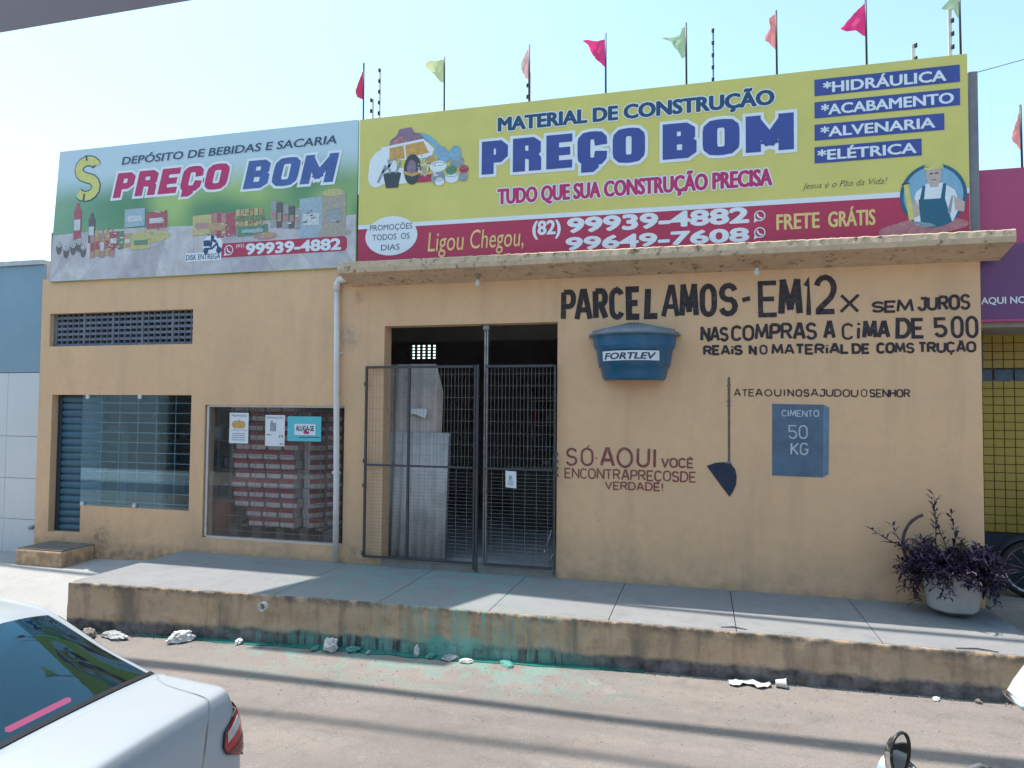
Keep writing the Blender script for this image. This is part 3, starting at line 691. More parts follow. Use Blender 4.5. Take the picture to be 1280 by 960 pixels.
# --- painted slogans (flat paint on the wall)
BP, WP = M['black_paint'], M['wine_paint']
def slogan(name, parts, m, lab):
    mb = MB()
    for p in parts: paint(mb, *p[:6], **(p[6] if len(p) > 6 else {}))
    o = mb.build(name, m, shop); o['label'] = lab; return o
slogan('painted_lettering', [('P',-1.582,-1.40,2.945,3.32,.066,dict(jit=0)),('A',-1.42,-1.205,2.94,3.32,.060,dict(jit=0)),('R',-1.202,-1.024,2.945,3.32,.066,dict(jit=0)),('C',-1.018,-.838,2.948,3.325,.066,dict(jit=0)),('E',-.826,-.645,2.948,3.325,.066,dict(jit=0)),('L',-.626,-.445,2.95,3.325,.066,dict(jit=0)),
  ('A',-.44,-.235,2.95,3.33,.052,dict(jit=0)),('M',-.24,-.03,2.952,3.33,.056,dict(jit=0)),('O',-.024,.166,2.953,3.33,.064,dict(jit=0)),('S',.174,.384,2.953,3.33,.064,dict(jit=0)), ('-', .40,.53,2.93,3.33,.05,dict(jit=0)), ('E', .588,.805,2.935,3.335,.055,dict(jit=0)), ('M', .79,1.04,2.94,3.345,.066,dict(jit=0)),
  ('1', 1.045,1.14,2.95,3.35,.050,dict(jit=0)), ('2', 1.15,1.375,2.955,3.375,.054,dict(jit=0)), ('X', 1.395,1.59,2.96,3.165,.03)], BP, 'large black hand-painted words about instalments')
slogan('painted_lettering', [('SEM', 1.70,2.10,2.955,3.075,.026,dict(z1b=3.10,gap=.2)), ('JUROS', 2.13,2.61,2.96,3.105,.028,dict(z1b=3.13)),
  ('NAS', -.015,.285,2.685,2.85,.030), ('COMPRAS', .305,1.18,2.687,2.862,.032,dict(z1b=2.88)), ('A', 1.235,1.36,2.69,2.89,.036),
  ('C', 1.415,1.535,2.68,2.86,.026), ('i', 1.55,1.60,2.68,2.87,.027), ('MA', 1.61,1.88,2.68,2.875,.042), ('DE', 1.925,2.2,2.682,2.895,.036),
  ('5', 2.275,2.405,2.684,2.895,.036), ('00', 2.43,2.68,2.68,2.91,.033,dict(gap=.45)),
  ('REAiS', .015,.43,2.532,2.645,.026), ('N', .49,.575,2.532,2.642,.028), ('O', .60,.685,2.532,2.642,.022), ('MATERiAL', .72,1.49,2.53,2.645,.025), ('DE', 1.51,1.69,2.53,2.645,.028),
  ('COMS', 1.745,2.10,2.53,2.645,.024), ('TRUC,A~O', 2.13,2.655,2.53,2.645,.024)], BP, 'smaller black hand-painted lines under the large words')
slogan('painted_lettering', [('ATE', .337,.545,2.083,2.165,.012), ('AQUI', .555,.86,2.083,2.165,.013,dict(gap=.45)), ('NOS', .88,1.10,2.083,2.165,.014,dict(gap=.5)), ('AJUDOU', 1.11,1.57,2.083,2.165,.013),
  ('O', 1.595,1.655,2.083,2.165,.010), ('SENHOR', 1.675,2.055,2.078,2.165,.014)], BP, 'thin black hand-painted line beside the painted shovel')
slogan('painted_lettering', [("SO'", -1.51,-1.19,1.283,1.49,.022,dict(gap=.5)), ('-', -1.175,-1.14,1.33,1.42,.016), ('A', -1.12,-.945,1.285,1.51,.036), ('Q', -.93,-.74,1.28,1.515,.030), ('UI', -.71,-.485,1.285,1.51,.028,dict(gap=.45)),
  ('VOCE^', -.44,-.085,1.295,1.405,.018), ('ENCONTRAPREC,OSDE', -1.525,-.06,1.14,1.262,.017), ('VERDADE!', -1.06,-.41,1.03,1.125,.016)], WP, 'wine red hand-painted words left of the shovel')
mb = MB()
mb.cur = 0; mb.flat([(.271,2.285),(.283,2.30),(.298,2.285),(.296,1.36),(.271,1.36)], -.003)
mb.cur = 2; mb.flat([(.258,1.385),(.309,1.375),(.309,1.345),(.258,1.35)], -.0045)
mb.cur = 1; mb.flat([(.05,1.325),(.14,1.362),(.231,1.372),(.306,1.352),(.345,1.30),(.362,1.22),(.354,1.13),(.325,1.06),(.287,1.0),(.19,1.13)], -.006)
mb.cur = 0
for z in (2.20, 2.03, 1.98): mb.stroke([(.258,z),(.305,z+.005)], .01, -.0048)
o = mb.build('painted_shovel', [M['handle'], M['shovel'], M['gray_bag2']], shop); o['label'] = 'dark shovel painted on the wall with its blade down'
mb = MB()
mb.cur = 0; mb.flat([(.726,2.007),(1.235,2.0),(1.222,1.238),(.722,1.243)], -.003)
mb.cur = 1; mb.flat([(1.235,2.0),(1.29,1.972),(1.278,1.278),(1.222,1.238)], -.003)
mb.cur = 2
for t, a, b, c, d, wd in (('CIMENTO', .82,1.19,1.87,1.943,.012), ('50', .885,1.078,1.637,1.785,.015), ('KG', .905,1.082,1.466,1.60,.016)):
    paint(mb, t, a, b, c, d, wd, y0=-.006)
o = mb.build('painted_cement_bag', [M['gray_bag'], M['gray_bag2'], M['white_paint']], shop); o['label'] = 'blue-grey cement bag painted on the wall'

# --- upper vent: block lattice in a recess
mb = MB(); mb.box(-9.045,-6.618,.13,.16,2.77,2.78)
for k in range(6): mb.box(-9.045,-6.618,.07,.17,2.775+.078*k,2.775+.078*k+.036)
for k in range(25):
    x = -9.0+k*.1; wdt = .035 if k % 5 == 0 else .012
    mb.box(x-wdt/2, x+wdt/2, .064, .176, 2.77, 3.243)
mb.build('vent_blocks', mat('vent_block', (.17,.19,.235), .85, .3, 5.), shop)
mb = MB(); mb.box(-9.045,-6.618,.19,.199,2.77,3.243); mb.build('vent_screen', M['dark'], shop)
# --- left opening: blue roller shutter, tinted pane fixed with clips, inner grille
sh = MB(); sh.box(-8.955,-8.88,.10,.17,.14,2.08); sh.box(-8.2,-8.14,.10,.17,.535,2.08)
track = sh.build('shutter_track', M['shut_gap'], shop)
pm = None
for k in range(19):
    z = .142+k*.1018
    if pm is None:
        mb = MB(); pr = []
        for q in range(7):
            a = q/6; pr.append((.125-.022*sin(pi*a)+.006*(a > .9), .0+.096*a))
        vs = [(x, y, z+dz) for x in (-8.88, -8.20) for y, dz in pr]
        mb.add(vs, [(i, i+1, 7+i+1, 7+i)[::-1] for i in range(6)], True)
        vs2 = [(x, .14, z+dz) for x in (-8.88, -8.20) for dz in (0, .096)]
        pm = mb.build('shutter_slat', M['blue_shutter'], shop); base = z
    else:
        c = pm.copy(); COL.objects.link(c); c.parent = shop; c.location = (0, 0, z-base)
mb = MB(); mb.box(-8.43,-6.615,.012,.018,.54,2.075); mb.build('tinted_pane', M['darkglass'], shop)
for x, z in ((-8.33,2.052),(-7.445,2.055),(-8.37,.555),(-7.487,.568)):
    mb = MB(); mb.box(x-.028,x+.028,-.012,.03,z-.028,z+.028); mb.build('glass_clip', M['alu'], shop, .006)
mb = MB()
for k in range(11): mb.tube([(-8.2,.06,.60+.137*k),(-6.6,.06,.60+.137*k)], .006, 4)
for k in range(6): mb.tube([(-8.15+.31*k,.068,.53),(-8.15+.31*k,.068,2.08)], .006, 4)
mb.build('window_grille', mat('white_grille_wire', (.65,.68,.70), .5, .2, 8.), shop)['kind'] = 'stuff'
# --- right shop window
mb = MB(); mb.box(-6.375,-6.345,.02,.06,.215,1.94).box(-6.345,-4.34,.02,.06,.198,.222).box(-6.345,-4.34,.02,.06,1.925,1.948)
mb.build('window_frame', M['alu'], shop)
mb = MB(); mb.box(-6.345,-4.335,.035,.041,.222,1.925); mb.build('window_pane', M['shopglass'], shop)
mb = MB()
for k in range(9): mb.tube([(-6.34,.17,.28+.2*k),(-4.34,.17,.28+.2*k)], .004, 4)
for k in range(11): mb.tube([(-6.3+.193*k,.175,.2),(-6.3+.193*k,.175,1.95)], .004, 4)
mb.build('window_grille', M['wire'], shop)['kind'] = 'stuff'
# posters taped to the window
def poster(name, x0, x1, z0, z1, m, lab, fill, y=.012):
    t = thing(name, ((x0+x1)/2, y, z0), lab, 'poster', None)
    mb = MB(); mb.box(x0,x1,y,y+.002,z0,z1); mb.build('sheet', m, t)
    mb = MB(); fill(mb, x0, x1, z0, z1, y-.0015); mb.build('print', [M['signdark'], M['porange'], M['pgrey'], M['white'], M['signmag']], t)
    return t
def p1(mb, a, b, c, d, y):
    text(mb, 'PROMOÇÃO', a+.03, b-.03, d-.05, d-.025, y); mb.cur = 2; mb.flat([(a+.03,c+.17),(b-.02,c+.17),(b-.02,c+.178),(a+.03,c+.178)], y)
    for k in range(4): mb.flat([(a+.04,c+.04+.028*k),(b-.05,c+.04+.028*k),(b-.05,c+.05+.028*k),(a+.04,c+.05+.028*k)], y)
    mb.cur = 1; mb.ell(a+.085,c+.245,.05,.05,y).ell(a+.14,c+.25,.05,.055,y-.0004).ell(a+.19,c+.245,.05,.05,y-.0008)
def p2(mb, a, b, c, d, y):
    text(mb, 'PROMOÇÃO', a+.02, b-.02, d-.045, d-.02, y); mb.cur = 2; mb.flat([(a+.07,c+.19),(a+.16,c+.19),(a+.16,c+.30),(a+.07,c+.30)], y)
    mb.flat([(a+.08,c+.30),(a+.11,c+.30),(a+.11,c+.33),(a+.08,c+.33)], y)
    mb.cur = 0; mb.flat([(a+.02,c+.14),(a+.09,c+.14),(a+.09,c+.15),(a+.02,c+.15)], y); text(mb, '39', b-.09, b-.02, c+.11, c+.145, y)
    mb.cur = 2; mb.flat([(b-.07,c+.02),(b-.02,c+.02),(b-.02,c+.04),(b-.07,c+.04)], y)
def p3(mb, a, b, c, d, y):
    mb.cur = 3; mb.flat([(a+.10,c+.08),(b-.08,c+.08),(b-.08,c+.22),(a+.10,c+.22)], y); mb.cur = 0
    text(mb, 'ALUGA-SE', a+.12, b-.10, c+.13, c+.20, y-.001, .02); mb.cur = 4; mb.ell(a+.26,c+.115,.03,.02,y-.002).ell(a+.29,c+.11,.025,.018,y-.0024)
    mb.cur = 0; mb.stroke([(a+.17,c+.045),(a+.23,c+.055),(a+.26,c+.045),(a+.34,c+.058),(b-.02,c+.05)], .01, y-.001)
poster('poster', -6.017,-5.73,1.45,1.85, M['paper'], 'white poster with an orange picture, leftmost on the shop window', p1)
poster('poster', -5.476,-5.19,1.425,1.825, M['paper'], 'white price poster in the middle of the three on the shop window', p2)
poster('poster', -5.148,-4.665,1.495,1.812, M['papcyan'], 'turquoise for-rent card taped to the shop window beside the pipe', p3)

# ------------------------------------------------------------------ rain pipe
rp = thing('drain_pipe', (-4.42,-.06,0), 'white downpipe running from the canopy corner to the pavement', 'pipe')
mb = MB(); mb.tube([(-4.395,-.055,.0),(-4.40,-.055,1.0),(-4.425,-.055,2.4),(-4.44,-.055,3.42)], .036, 14); mb.build('pipe', M['pvc'], rp)
mb = MB(); mb.tube([(-4.44,-.055,3.40),(-4.44,-.055,3.50),(-4.42,-.055,3.53),(-4.36,-.05,3.545),(-4.24,-.05,3.55)], .042, 14); mb.build('elbow', M['pvc'], rp)
for z in (1.1, 2.6):
    mb = MB(); mb.box(-4.48,-4.37,-.03,0,z,z+.03); mb.build('pipe_bracket', M['pvc'], rp)
# ------------------------------------------------------------------ door step at the left
ds = MB(); nx = 14
ds.box(-8.9,-8.13,-.53,0,-.45,.0)
o = ds.build('door_step', M['wall'], None, .02); tag(o, 'low peach cement step below the blue roller shutter', 'step')
mb = MB(); mb.box(-8.89,-8.14,-.52,0,.0,.012); t_ = mb.build('step_top', mat('step_top_grime', (.17,.15,.13), .9, .5, 8., .5, 30), o, .004)

# ------------------------------------------------------------------ gates
def gate(x0, x1, xm, lab):
    t = thing('security_gate', (x0, -.06, .0), lab, 'gate', 'metal gates across the shop doorway')
    z0, zm, z1 = .10, 1.23, 2.445; y = -.06
    def bar(name, a, b, c, d, h=.015): 
        q = MB(); q.box(a, b, y-h, y+h, c, d); return q.build(name, M['gate'], t, .003)
    (bar('gate_post', x0, x0+.028, z0, z1) if xm else None); bar('gate_post', x1-.022, x1, z0-.06, z1, .010)
    bar('gate_rail', x0+.028, x1-.032, z1-.03, z1, .0145); bar('gate_rail', x0+.028, x1-.032, zm-.012, zm+.012, .0145); bar('gate_rail', x0+.028, x1-.032, z0, z0+.026, .0145)
    if xm: bar('gate_post', xm-.015, xm+.015, z0+.026, z1-.03, .016)
    q = MB(); k = x0+.06
    while k < x1-.04: q.box(k-.0014, k+.0014, y-.003, y+.000, zm+.01, z1-.02); k += .0445
    k = zm+.13
    while k < z1-.04: q.box(x0+.02, x1-.02, y+.0005, y+.003, k-.0014, k+.0014); k += .14
    k = x0+.12
    while k < x1-.04: q.box(k-.0014, k+.0014, y-.003, y+.000, z0+.01, zm-.01); k += .135
    k = z0+.06
    while k < zm-.02: q.box(x0+.02, x1-.02, y+.0005, y+.003, k-.0013, k+.0013); k += .042
    o = q.build('wire_mesh', M['wire'], t); o['kind'] = 'stuff'
    return t
g1 = gate(-4.02, -2.585, -3.437, 'wide left gate leaf overlapping the wall beside the downpipe')
mb = MB(); mb.box(-2.574,-2.548,-.08,-.045,.02,2.45); mb.build('gate_post', M['gate'], g1, .003)
for z in (.12, .95, 1.25, 2.2): 
    mb = MB(); mb.tube([(-4.03,-.05,z),(-4.03,-.05,z+.05)], .016, 8); mb.tube([(-4.03,-.045,z+.025),(-4.05,.0,z+.025)], .008, 6); mb.build('hinge', M['gate'], g1)
g2 = gate(-2.50, -1.62, None, 'narrow right gate leaf next to the wine red painted words')
for z in (1.16, 1.24, 1.32, 1.40):
    mb = MB(); mb.box(-1.625,-1.585,-.075,-.055,z,z+.03); mb.build('latch', M['gate'], g2)
dp = thing('door_post', (-2.5,.1,.07), 'rusty galvanised post standing in the middle of the doorway', 'post')
mb = MB(); mb.box(-2.530,-2.513,.085,.125,.075,2.90).box(-2.500,-2.484,.085,.125,.075,2.90).box(-2.513,-2.500,.115,.124,.075,2.90); mb.build('profile', M['steel'], dp)
mb = MB(); mb.box(-2.545,-2.47,.07,.14,2.88,2.944); mb.build('top_plate', M['steel'], dp)
nt_ = thing('paper_notice', (-2.14,-.075,1.0), 'white paper notice taped to the right gate leaf', 'notice')
mb = MB(); mb.add([(-2.21,-.068,1.21),(-2.08,-.070,1.205),(-2.075,-.078,1.01),(-2.205,-.074,1.02)], [(3,2,1,0)]); mb.build('sheet', M['paper'], nt_)
mb = MB(); mb.box(-2.165,-2.135,-.081,-.0795,1.11,1.155)
for k in range(3): mb.box(-2.18,-2.11,-.081,-.0795,1.05+.02*k,1.055+.02*k)
mb.build('print', M['pgrey'], nt_)

# ------------------------------------------------------------------ goods inside the doorway
def sheet(x0, x1, z0, z1, y0, y1, m, lab, clip=None, wave=.088):
    mb = MB(); n = int((x1-x0)/wave*8); vs = []
    for s_ in (0, .008):
        for i in range(n+1):
            x = x0+(x1-x0)*i/n; d = .018*sin(2*pi*(x-x0)/wave)
            zt = z1
            if clip and x > clip[0]: zt = z1-clip[1]*(x-clip[0])/(x1-clip[0])
            vs += [(x, y0+d+s_, z0), (x, y1+d+s_, zt)]
    K = 2*(n+1)
    mb.add(vs, [(2*i, 2*i+2, 2*i+3, 2*i+1) for i in range(n)]+[(K+2*i, K+2*i+1, K+2*i+3, K+2*i+2) for i in range(n)]
       +[(2*i, K+2*i, K+2*i+2, 2*i+2) for i in range(n)]+[(2*i+1, 2*i+3, K+2*i+3, K+2*i+1) for i in range(n)], True)
    return tag(mb.build('corrugated_sheet', m), lab, 'roofing sheet', 'corrugated sheets leaning in the doorway')
sheet(-3.93,-3.20,.12,2.50,.31,.46,M['fibre'],'tall brown corrugated sheet leaning behind the shorter grey one', (-3.28,.35), .176)
sheet(-3.86,-3.06,.07,1.62,.24,.34,M['fibre2'],'short grey corrugated sheet leaning inside the left of the doorway', None, .12)
sheet(-3.855,-3.055,.07,1.615,.285,.385,M['fibre2'],'second short grey corrugated sheet just behind the front one', None, .12)
mb = MB(); mb.add([(-3.60,.38,1.925),(-3.39,.38,1.925),(-3.38,.375,1.87),(-3.40,.37,1.80),(-3.52,.37,1.85),(-3.60,.375,1.86)], [(5,4,3,2,1,0)])
tag(mb.build('paper_notice', M['paper']), 'torn paper notice stuck on the tall corrugated sheet', 'notice')
def shelf(x0, x1, y0, y1, zs, lab, seed, sc=1.):
    rnd = random.Random(seed)
    t = thing('shelving_unit', ((x0+x1)/2, y0, .06), lab, 'shelves', 'shelving units inside the shop')
    for a in (x0, x1-.03):
        for b in (y0, y1-.03):
            q = MB(); q.box(a, a+.03, b, b+.03, .06, zs[-1]+.3); q.build('upright', M['steel'], t)
    for z in zs:
        q = MB(); q.box(x0, x1, y0+.031, y1-.031, z-.02, z); q.build('shelf', M['steel'], t)
        x = x0+.05
        while x < x1-.12:
            wd = rnd.uniform(.1, .22)*sc; h = rnd.uniform(.12, .26); q = MB(); m = rnd.choice(['redbox','paper','pgrey','porange','dark','blue_shutter','litgrey','conc'])
            if rnd.random() < .5:
                q.box(x, min(x+wd, x1-.04), y0+.06, y0+.06+wd*.8, z+.001, z+h); nm = 'box'
            else:
                q.lathe([(0,z+.001),(wd*.42,z+.001),(wd*.45,z+h*.95),(wd*.35,z+h),(0,z+h)], (x+wd/2, y0+.06+wd/2, 0), 12); nm = 'tin'
            q.build(nm, M[m], t); x += wd+rnd.uniform(.01, .08)
    return t
shelf(-3.1,-1.9,4.6,5.0,[.3,.75,1.2,1.65,2.1],'left dark shelving unit of goods at the back of the shop',1)
shelf(-1.75,-.4,4.6,5.0,[.3,.75,1.2,1.65,2.1],'right dark shelving unit of goods at the back of the shop',2)
shelf(-9.0+.2,-7.2,1.7,2.1,[.5,.95,1.4,1.85],'shelving unit of bottles behind the tinted pane',3)
ct = thing('shop_counter', (-2.0,2.9,.06), 'dark sales counter inside the doorway with goods on it', 'counter')
mb = MB(); mb.box(-2.9,-1.1,2.7,3.2,.06,1.0); mb.build('counter_body', M['dark'], ct)
mb = MB(); mb.box(-2.95,-1.05,2.65,3.25,1.0,1.04); mb.build('counter_top', M['conc'], ct)
for k, (x, wd, h, m) in enumerate(((-2.25,.16,.2,'pgrey'),(-1.95,.3,.14,'redbox'),(-1.6,.26,.24,'redbox'),(-1.3,.12,.16,'paper'))):
    mb = MB(); mb.box(x,x+wd,2.8,2.8+wd*.7,1.041,1.04+h); tag(mb.build('goods_box', M[m], None, .006), ['grey','flat red','tall red','white'][k]+' box on the counter seen through the right gate leaf', 'box', 'boxes on the counter')
# leaning tools at the right jamb
for k, (x, z0, z1) in enumerate(((-1.70,.28,.52),(-1.66,.10,.30))):
    mb = MB(); mb.tube([(x-.07,.12,z0),(x,.14,z1)], .008, 6); mb.tube([(x-.07,.12,z0),(x-.085,.11,z0-.03)], [.02,.006], 6)
    tag(mb.build('metal_rod', M['steel']), ['upper','lower'][k]+' short metal rod hanging inside the right door jamb', 'rod', 'metal rods at the door jamb')
# ------------------------------------------------------------------ stack of bales behind the window
def bale_mesh():
    mb = MB(); L, Dp, H = .108, .10, .062; nu = 6
    prof = [(-1,-1),(-1,-.72),(-1,.0),(-1,.12),(-1,.72),(-1,1)]
    vs = []; zs_ = [-1,-.8,-.15,.05,.75,1]
    xs_ = [-1,-.86,-.3,.3,.86,1]
    for z in zs_:
        for x in xs_:
            k = 1-.10*(abs(x) > .9)-.12*(abs(z) > .9)
            vs.append((x*L*(1-.04*(abs(z) > .9)), -Dp*k, H+z*H*(1-.08*(abs(x) > .9))))
    n6 = 6
    for j in range(5):
        mb.cur = 1 if j in (3, 4) else 0
        mb.add([vs[j*6+i] for i in range(6)]+[vs[(j+1)*6+i] for i in range(6)], [(i, i+1, 7+i, 6+i) for i in range(5)], True)
    mb.cur = 0
    mb.add([(-L,-Dp*.8,0),(-L,Dp,0),(-L,Dp,2*H),(-L,-Dp*.8,2*H)], [(3,2,1,0)]); mb.add([(L,-Dp*.8,0),(L,Dp,0),(L,Dp,2*H),(L,-Dp*.8,2*H)], [(0,1,2,3)])
    mb.add([(-L,-Dp*.85,2*H*.98),(L,-Dp*.85,2*H*.98),(L,Dp,2*H*.98),(-L,Dp,2*H*.98)], [(0,1,2,3)])
    return mb
proto = bale_mesh().build('goods_bale', [M['sack'], M['sackred']])
first = True
ordn = ['first','second','third','fourth','fifth','sixth','seventh','eighth','ninth','tenth','eleventh','twelfth','thirteenth']
def bale(x, y, z, rz, lab, grp, s=1.):
    global first
    o = proto if first else proto.copy()
    if not first: COL.objects.link(o)
    first = False
    o.location = (x, y, z); o.rotation_euler = (0, 0, rz+random.uniform(-.05, .05)); o.scale = (s, 1, s)
    tag(o, lab, 'bale', grp)
for r in range(13):
    for c in range(4):
        x = -6.22+.245*c+.03*sin(r*2.1); z = .33+.128*(12-r)
        if r > 10 and c == 0: continue
        bale(x+.17, .40+.012*random.random(), z, 0, 'red and white bale, %s from left in %s row down, shop window stack' % (ordn[c], ordn[r]), 'red and white bales stacked behind the window', 1.0)
for r in range(12):
    for c in range(4):
        z = .33+.128*(11-r)
        bale(-5.04+.13*c+.01*sin(r*3), .50+.22*c, z, R(58), 'dim bale on receding stack side, %s one back in %s row down' % (ordn[c], ordn[r]), 'bales on the shaded side of the window stack')
pl = thing('wooden_pallet', (-5.5,.5,.06), 'low wooden pallet under the stack of red and white bales', 'pallet')
for k in range(9):
    mb = MB(); mb.box(-6.28+.19*k,-6.28+.19*k+.12,.40,1.4,.295,.325); mb.build('board', M['pallet'], pl)
for k in range(5):
    mb = MB(); mb.box(-6.28+.36*k,-6.28+.36*k+.12,.42,1.4,.06,.294); mb.build('block', M['pallet'], pl)
cr = thing('plastic_bin', (-6.55,.5,.06), 'orange brown plastic bin at the lower left behind the shop window', 'bin')
mb = MB(); mb.lathe([(0,.07),(.18,.07),(.215,.58),(.23,.6),(.215,.6),(.20,.58),(.17,.1),(0,.1)], (-6.50,.48,0), 20); mb.build('bin_body', M['crate'], cr)
mb = MB(); mb.box(-6.62,-6.36,.27,.29,.4,.44); mb.build('handle', M['crate'], cr)
fg = thing('drinks_cooler', (-8.55,.75,.06), 'pale framed drinks cooler behind the tinted pane', 'cooler')
mb = MB(); mb.box(-8.93,-8.34,.77,1.3,.06,1.78); mb.build('cabinet', M['dark'], fg)
mb = MB(); mb.box(-8.92,-8.86,.70,.77,.2,1.62).box(-8.42,-8.36,.70,.77,.2,1.62).box(-8.86,-8.42,.70,.77,1.55,1.62); mb.build('door_frame', M['fridge'], fg)
mb = MB(); mb.box(-8.93,-8.34,.70,.77,1.63,1.80); mb.build('header', M['redbox'], fg)

# ------------------------------------------------------------------ water tank stuck on the wall
wt = thing('water_tank', (-.735,0,2.26), 'blue plastic water tank half with lid mounted on the wall', 'water tank')
cx = -.735
mb = MB(); mb.lathe([(.0,2.262),(.335,2.262),(.352,2.285),(.375,2.40),(.395,2.405),(.425,2.60),(.445,2.62),(.452,2.64),(.465,2.735),(.475,2.76)], (cx,0,0), 40, pi, 2*pi)
mb.build('tank_body', M['tank'], wt)
mb = MB(); mb.lathe([(.472,2.748),(.508,2.748),(.512,2.768),(.495,2.785),(.45,2.81),(.30,2.852),(.12,2.888),(.0,2.895)], (cx,0,0), 40, pi, 2*pi)
for k in range(5):
    a = pi+pi*(k+.5)/5; mb.tube([(cx+.47*cos(a),.47*sin(a),2.80),(cx+.05*cos(a),.05*sin(a),2.90)], .014, 5)
mb.build('tank_lid', M['lid'], wt)
def curved_text(name, txt, x0, x1, z0, z1, rad, m, off=.03, shear=.2, plate=None):
    mb = MB()
    if plate:
        mb.cur = 1; vs = []
        for k in range(21):
            x = plate[0]+(plate[1]-plate[0])*k/20
            for z in (plate[2], plate[3]): vs.append((x, -math.sqrt(rad(z)**2-(x-cx)**2)-.003, z))
        mb.add(vs, [(2*k, 2*k+2, 2*k+3, 2*k+1) for k in range(20)])
    mb.cur = 0; q = MB(); text(q, txt, x0, x1, z0, z1, 0, off, shear)
    vs = [(v[0], -math.sqrt(rad(v[2])**2-(v[0]-cx)**2)-.0055, v[2]) for v in q.v]
    mb.add(vs, q.f); return mb.build(name, m, wt)
curved_text('brand_label', 'FORTLEV', -1.03,-.47,2.475,2.545, lambda z: .375+(.425-.375)*(z-2.40)/.2+.022, [M['signnavy'], M['white']], .035, .22, (-1.05,-.44,2.462,2.565))

# ------------------------------------------------------------------ signboards
def frame_posts(t, xs, z0, z1, y):
    for x in xs:
        q = MB(); q.box(x-.03,x+.03,y,y+.05,z0,z1); q.build('support_post', M['backing'], t)
YS = -.045
ys_ = thing('signboard', (-.8, YS, 3.72), 'large yellow and red building materials signboard above the canopy', 'signboard')
mb = MB(); mb.box(-4.165,2.60,YS,YS+.04,3.70,5.565); mb.build('board_panel', M['yellow'], ys_)
frame_posts(ys_, [-4.12,-2.5,-.8,.9,2.5], 3.70, 5.5, YS+.042)
mb = MB(); y = YS-.0015
mb.cur = 0; mb.flat([(-4.165,3.70),(2.60,3.70),(2.60,4.135),(-4.165,4.165)], y)
mb.cur = 1; mb.flat([(-4.165,4.166),(2.60,4.136),(2.60,4.19),(-4.165,4.218)], y)
mb.build('printed_band', [M['red'], M['white']], ys_)
def sgn(name, mats, parent, fn):
    q = MB(); fn(q); return q.build(name, mats, parent)
y = YS-.004
sgn('printed_words', [M['signnavy'], M['white']], ys_, lambda q: text(q, 'MATERIAL DE CONSTRUÇÃO', -2.35,.765,5.235,5.405, y, .045, 0, (.05,1)))
def f(q):
    heavy(q, 'PREC,O', -2.545,-.615,4.73,5.13, .150,.095, y, .035, 1); heavy(q, 'BOM', -.42,.955,4.73,5.13, .155,.095, y, .035, 1)
sgn('printed_words', [M['signblue'], M['white']], ys_, f)
sgn('printed_words', [M['signmag'], M['white']], ys_, lambda q: text(q, 'TUDO QUE SUA CONSTRUÇÃO PRECISA', -2.345,.738,4.355,4.543, y, .035, 0, (.05,1)))
def f(q):
    q.cur = 0; q.ell(-3.712,4.06,.35,.245,y-.0006)
    q.cur = 1; text(q, 'PROMOÇÕES', -4.0,-3.43,4.135,4.205, y-.002, .0); text(q, 'TODOS  OS', -3.965,-3.465,4.012,4.085, y-.002, .0); text(q, 'DIAS', -3.845,-3.595,3.882,3.953, y-.002, .0)
sgn('printed_badge', [M['white'], M['signdark']], ys_, f)
sgn('printed_words', [M['signcream']], ys_, lambda q: (text(q, 'Ligou', -3.225,-2.76,3.838,4.07, y, .0, .12), text(q, 'Chegou,', -2.68,-2.02,3.845,4.07, y, .0, .12), text(q, 'FRETE', .773,1.205,3.866,4.035, y, .02), text(q, 'GRÁTIS', 1.285,1.74,3.866,4.03, y, .02)))
def f(q):
    text(q, '(82)', -1.915,-1.575,3.962,4.13, y, .03)
    text(q, '99939-4882', -1.505,.50,3.962,4.14, y, .055); text(q, '99649-7608', -1.52,.499,3.76,3.915, y, .055)
    for z in (4.033, 3.851):
        q.ring(.605, z, .058, .058, .011, y); q.flat([(.55,z-.03),(.545,z-.075),(.585,z-.052)], y-.0004)
        q.stroke([(.58,z+.025),(.585,z),(.605,z-.02),(.632,z-.028)], .018, y-.0008)
sgn('printed_numbers', [M['white']], ys_, f)
def f(q):
    q.cur = 0
    for a, b, c, d in ((1.163,2.532,5.282,5.46),(1.162,2.53,5.042,5.216),(1.161,2.386,4.802,4.974),(1.159,2.176,4.557,4.732)): q.flat([(a,c),(b,c),(b,d),(a,d)], y)
    q.cur = 1
    for t, a, b, c, d in (('*HIDRÁULICA',1.246,2.411,5.306,5.42),('*ACABAMENTO',1.225,2.475,5.068,5.18),('*ALVENARIA',1.218,2.303,4.832,4.94),('*ELÉTRICA',1.187,2.13,4.585,4.695)): text(q, t, a, b, c, d, y-.002, .03)
sgn('printed_list', [M['signblue'], M['white']], ys_, f)
sgn('printed_words', [M['signdark']], ys_, lambda q: text(q, 'Jesus é o Pão da Vida!', 1.033,1.855,4.29,4.355, y, -.012, .35))
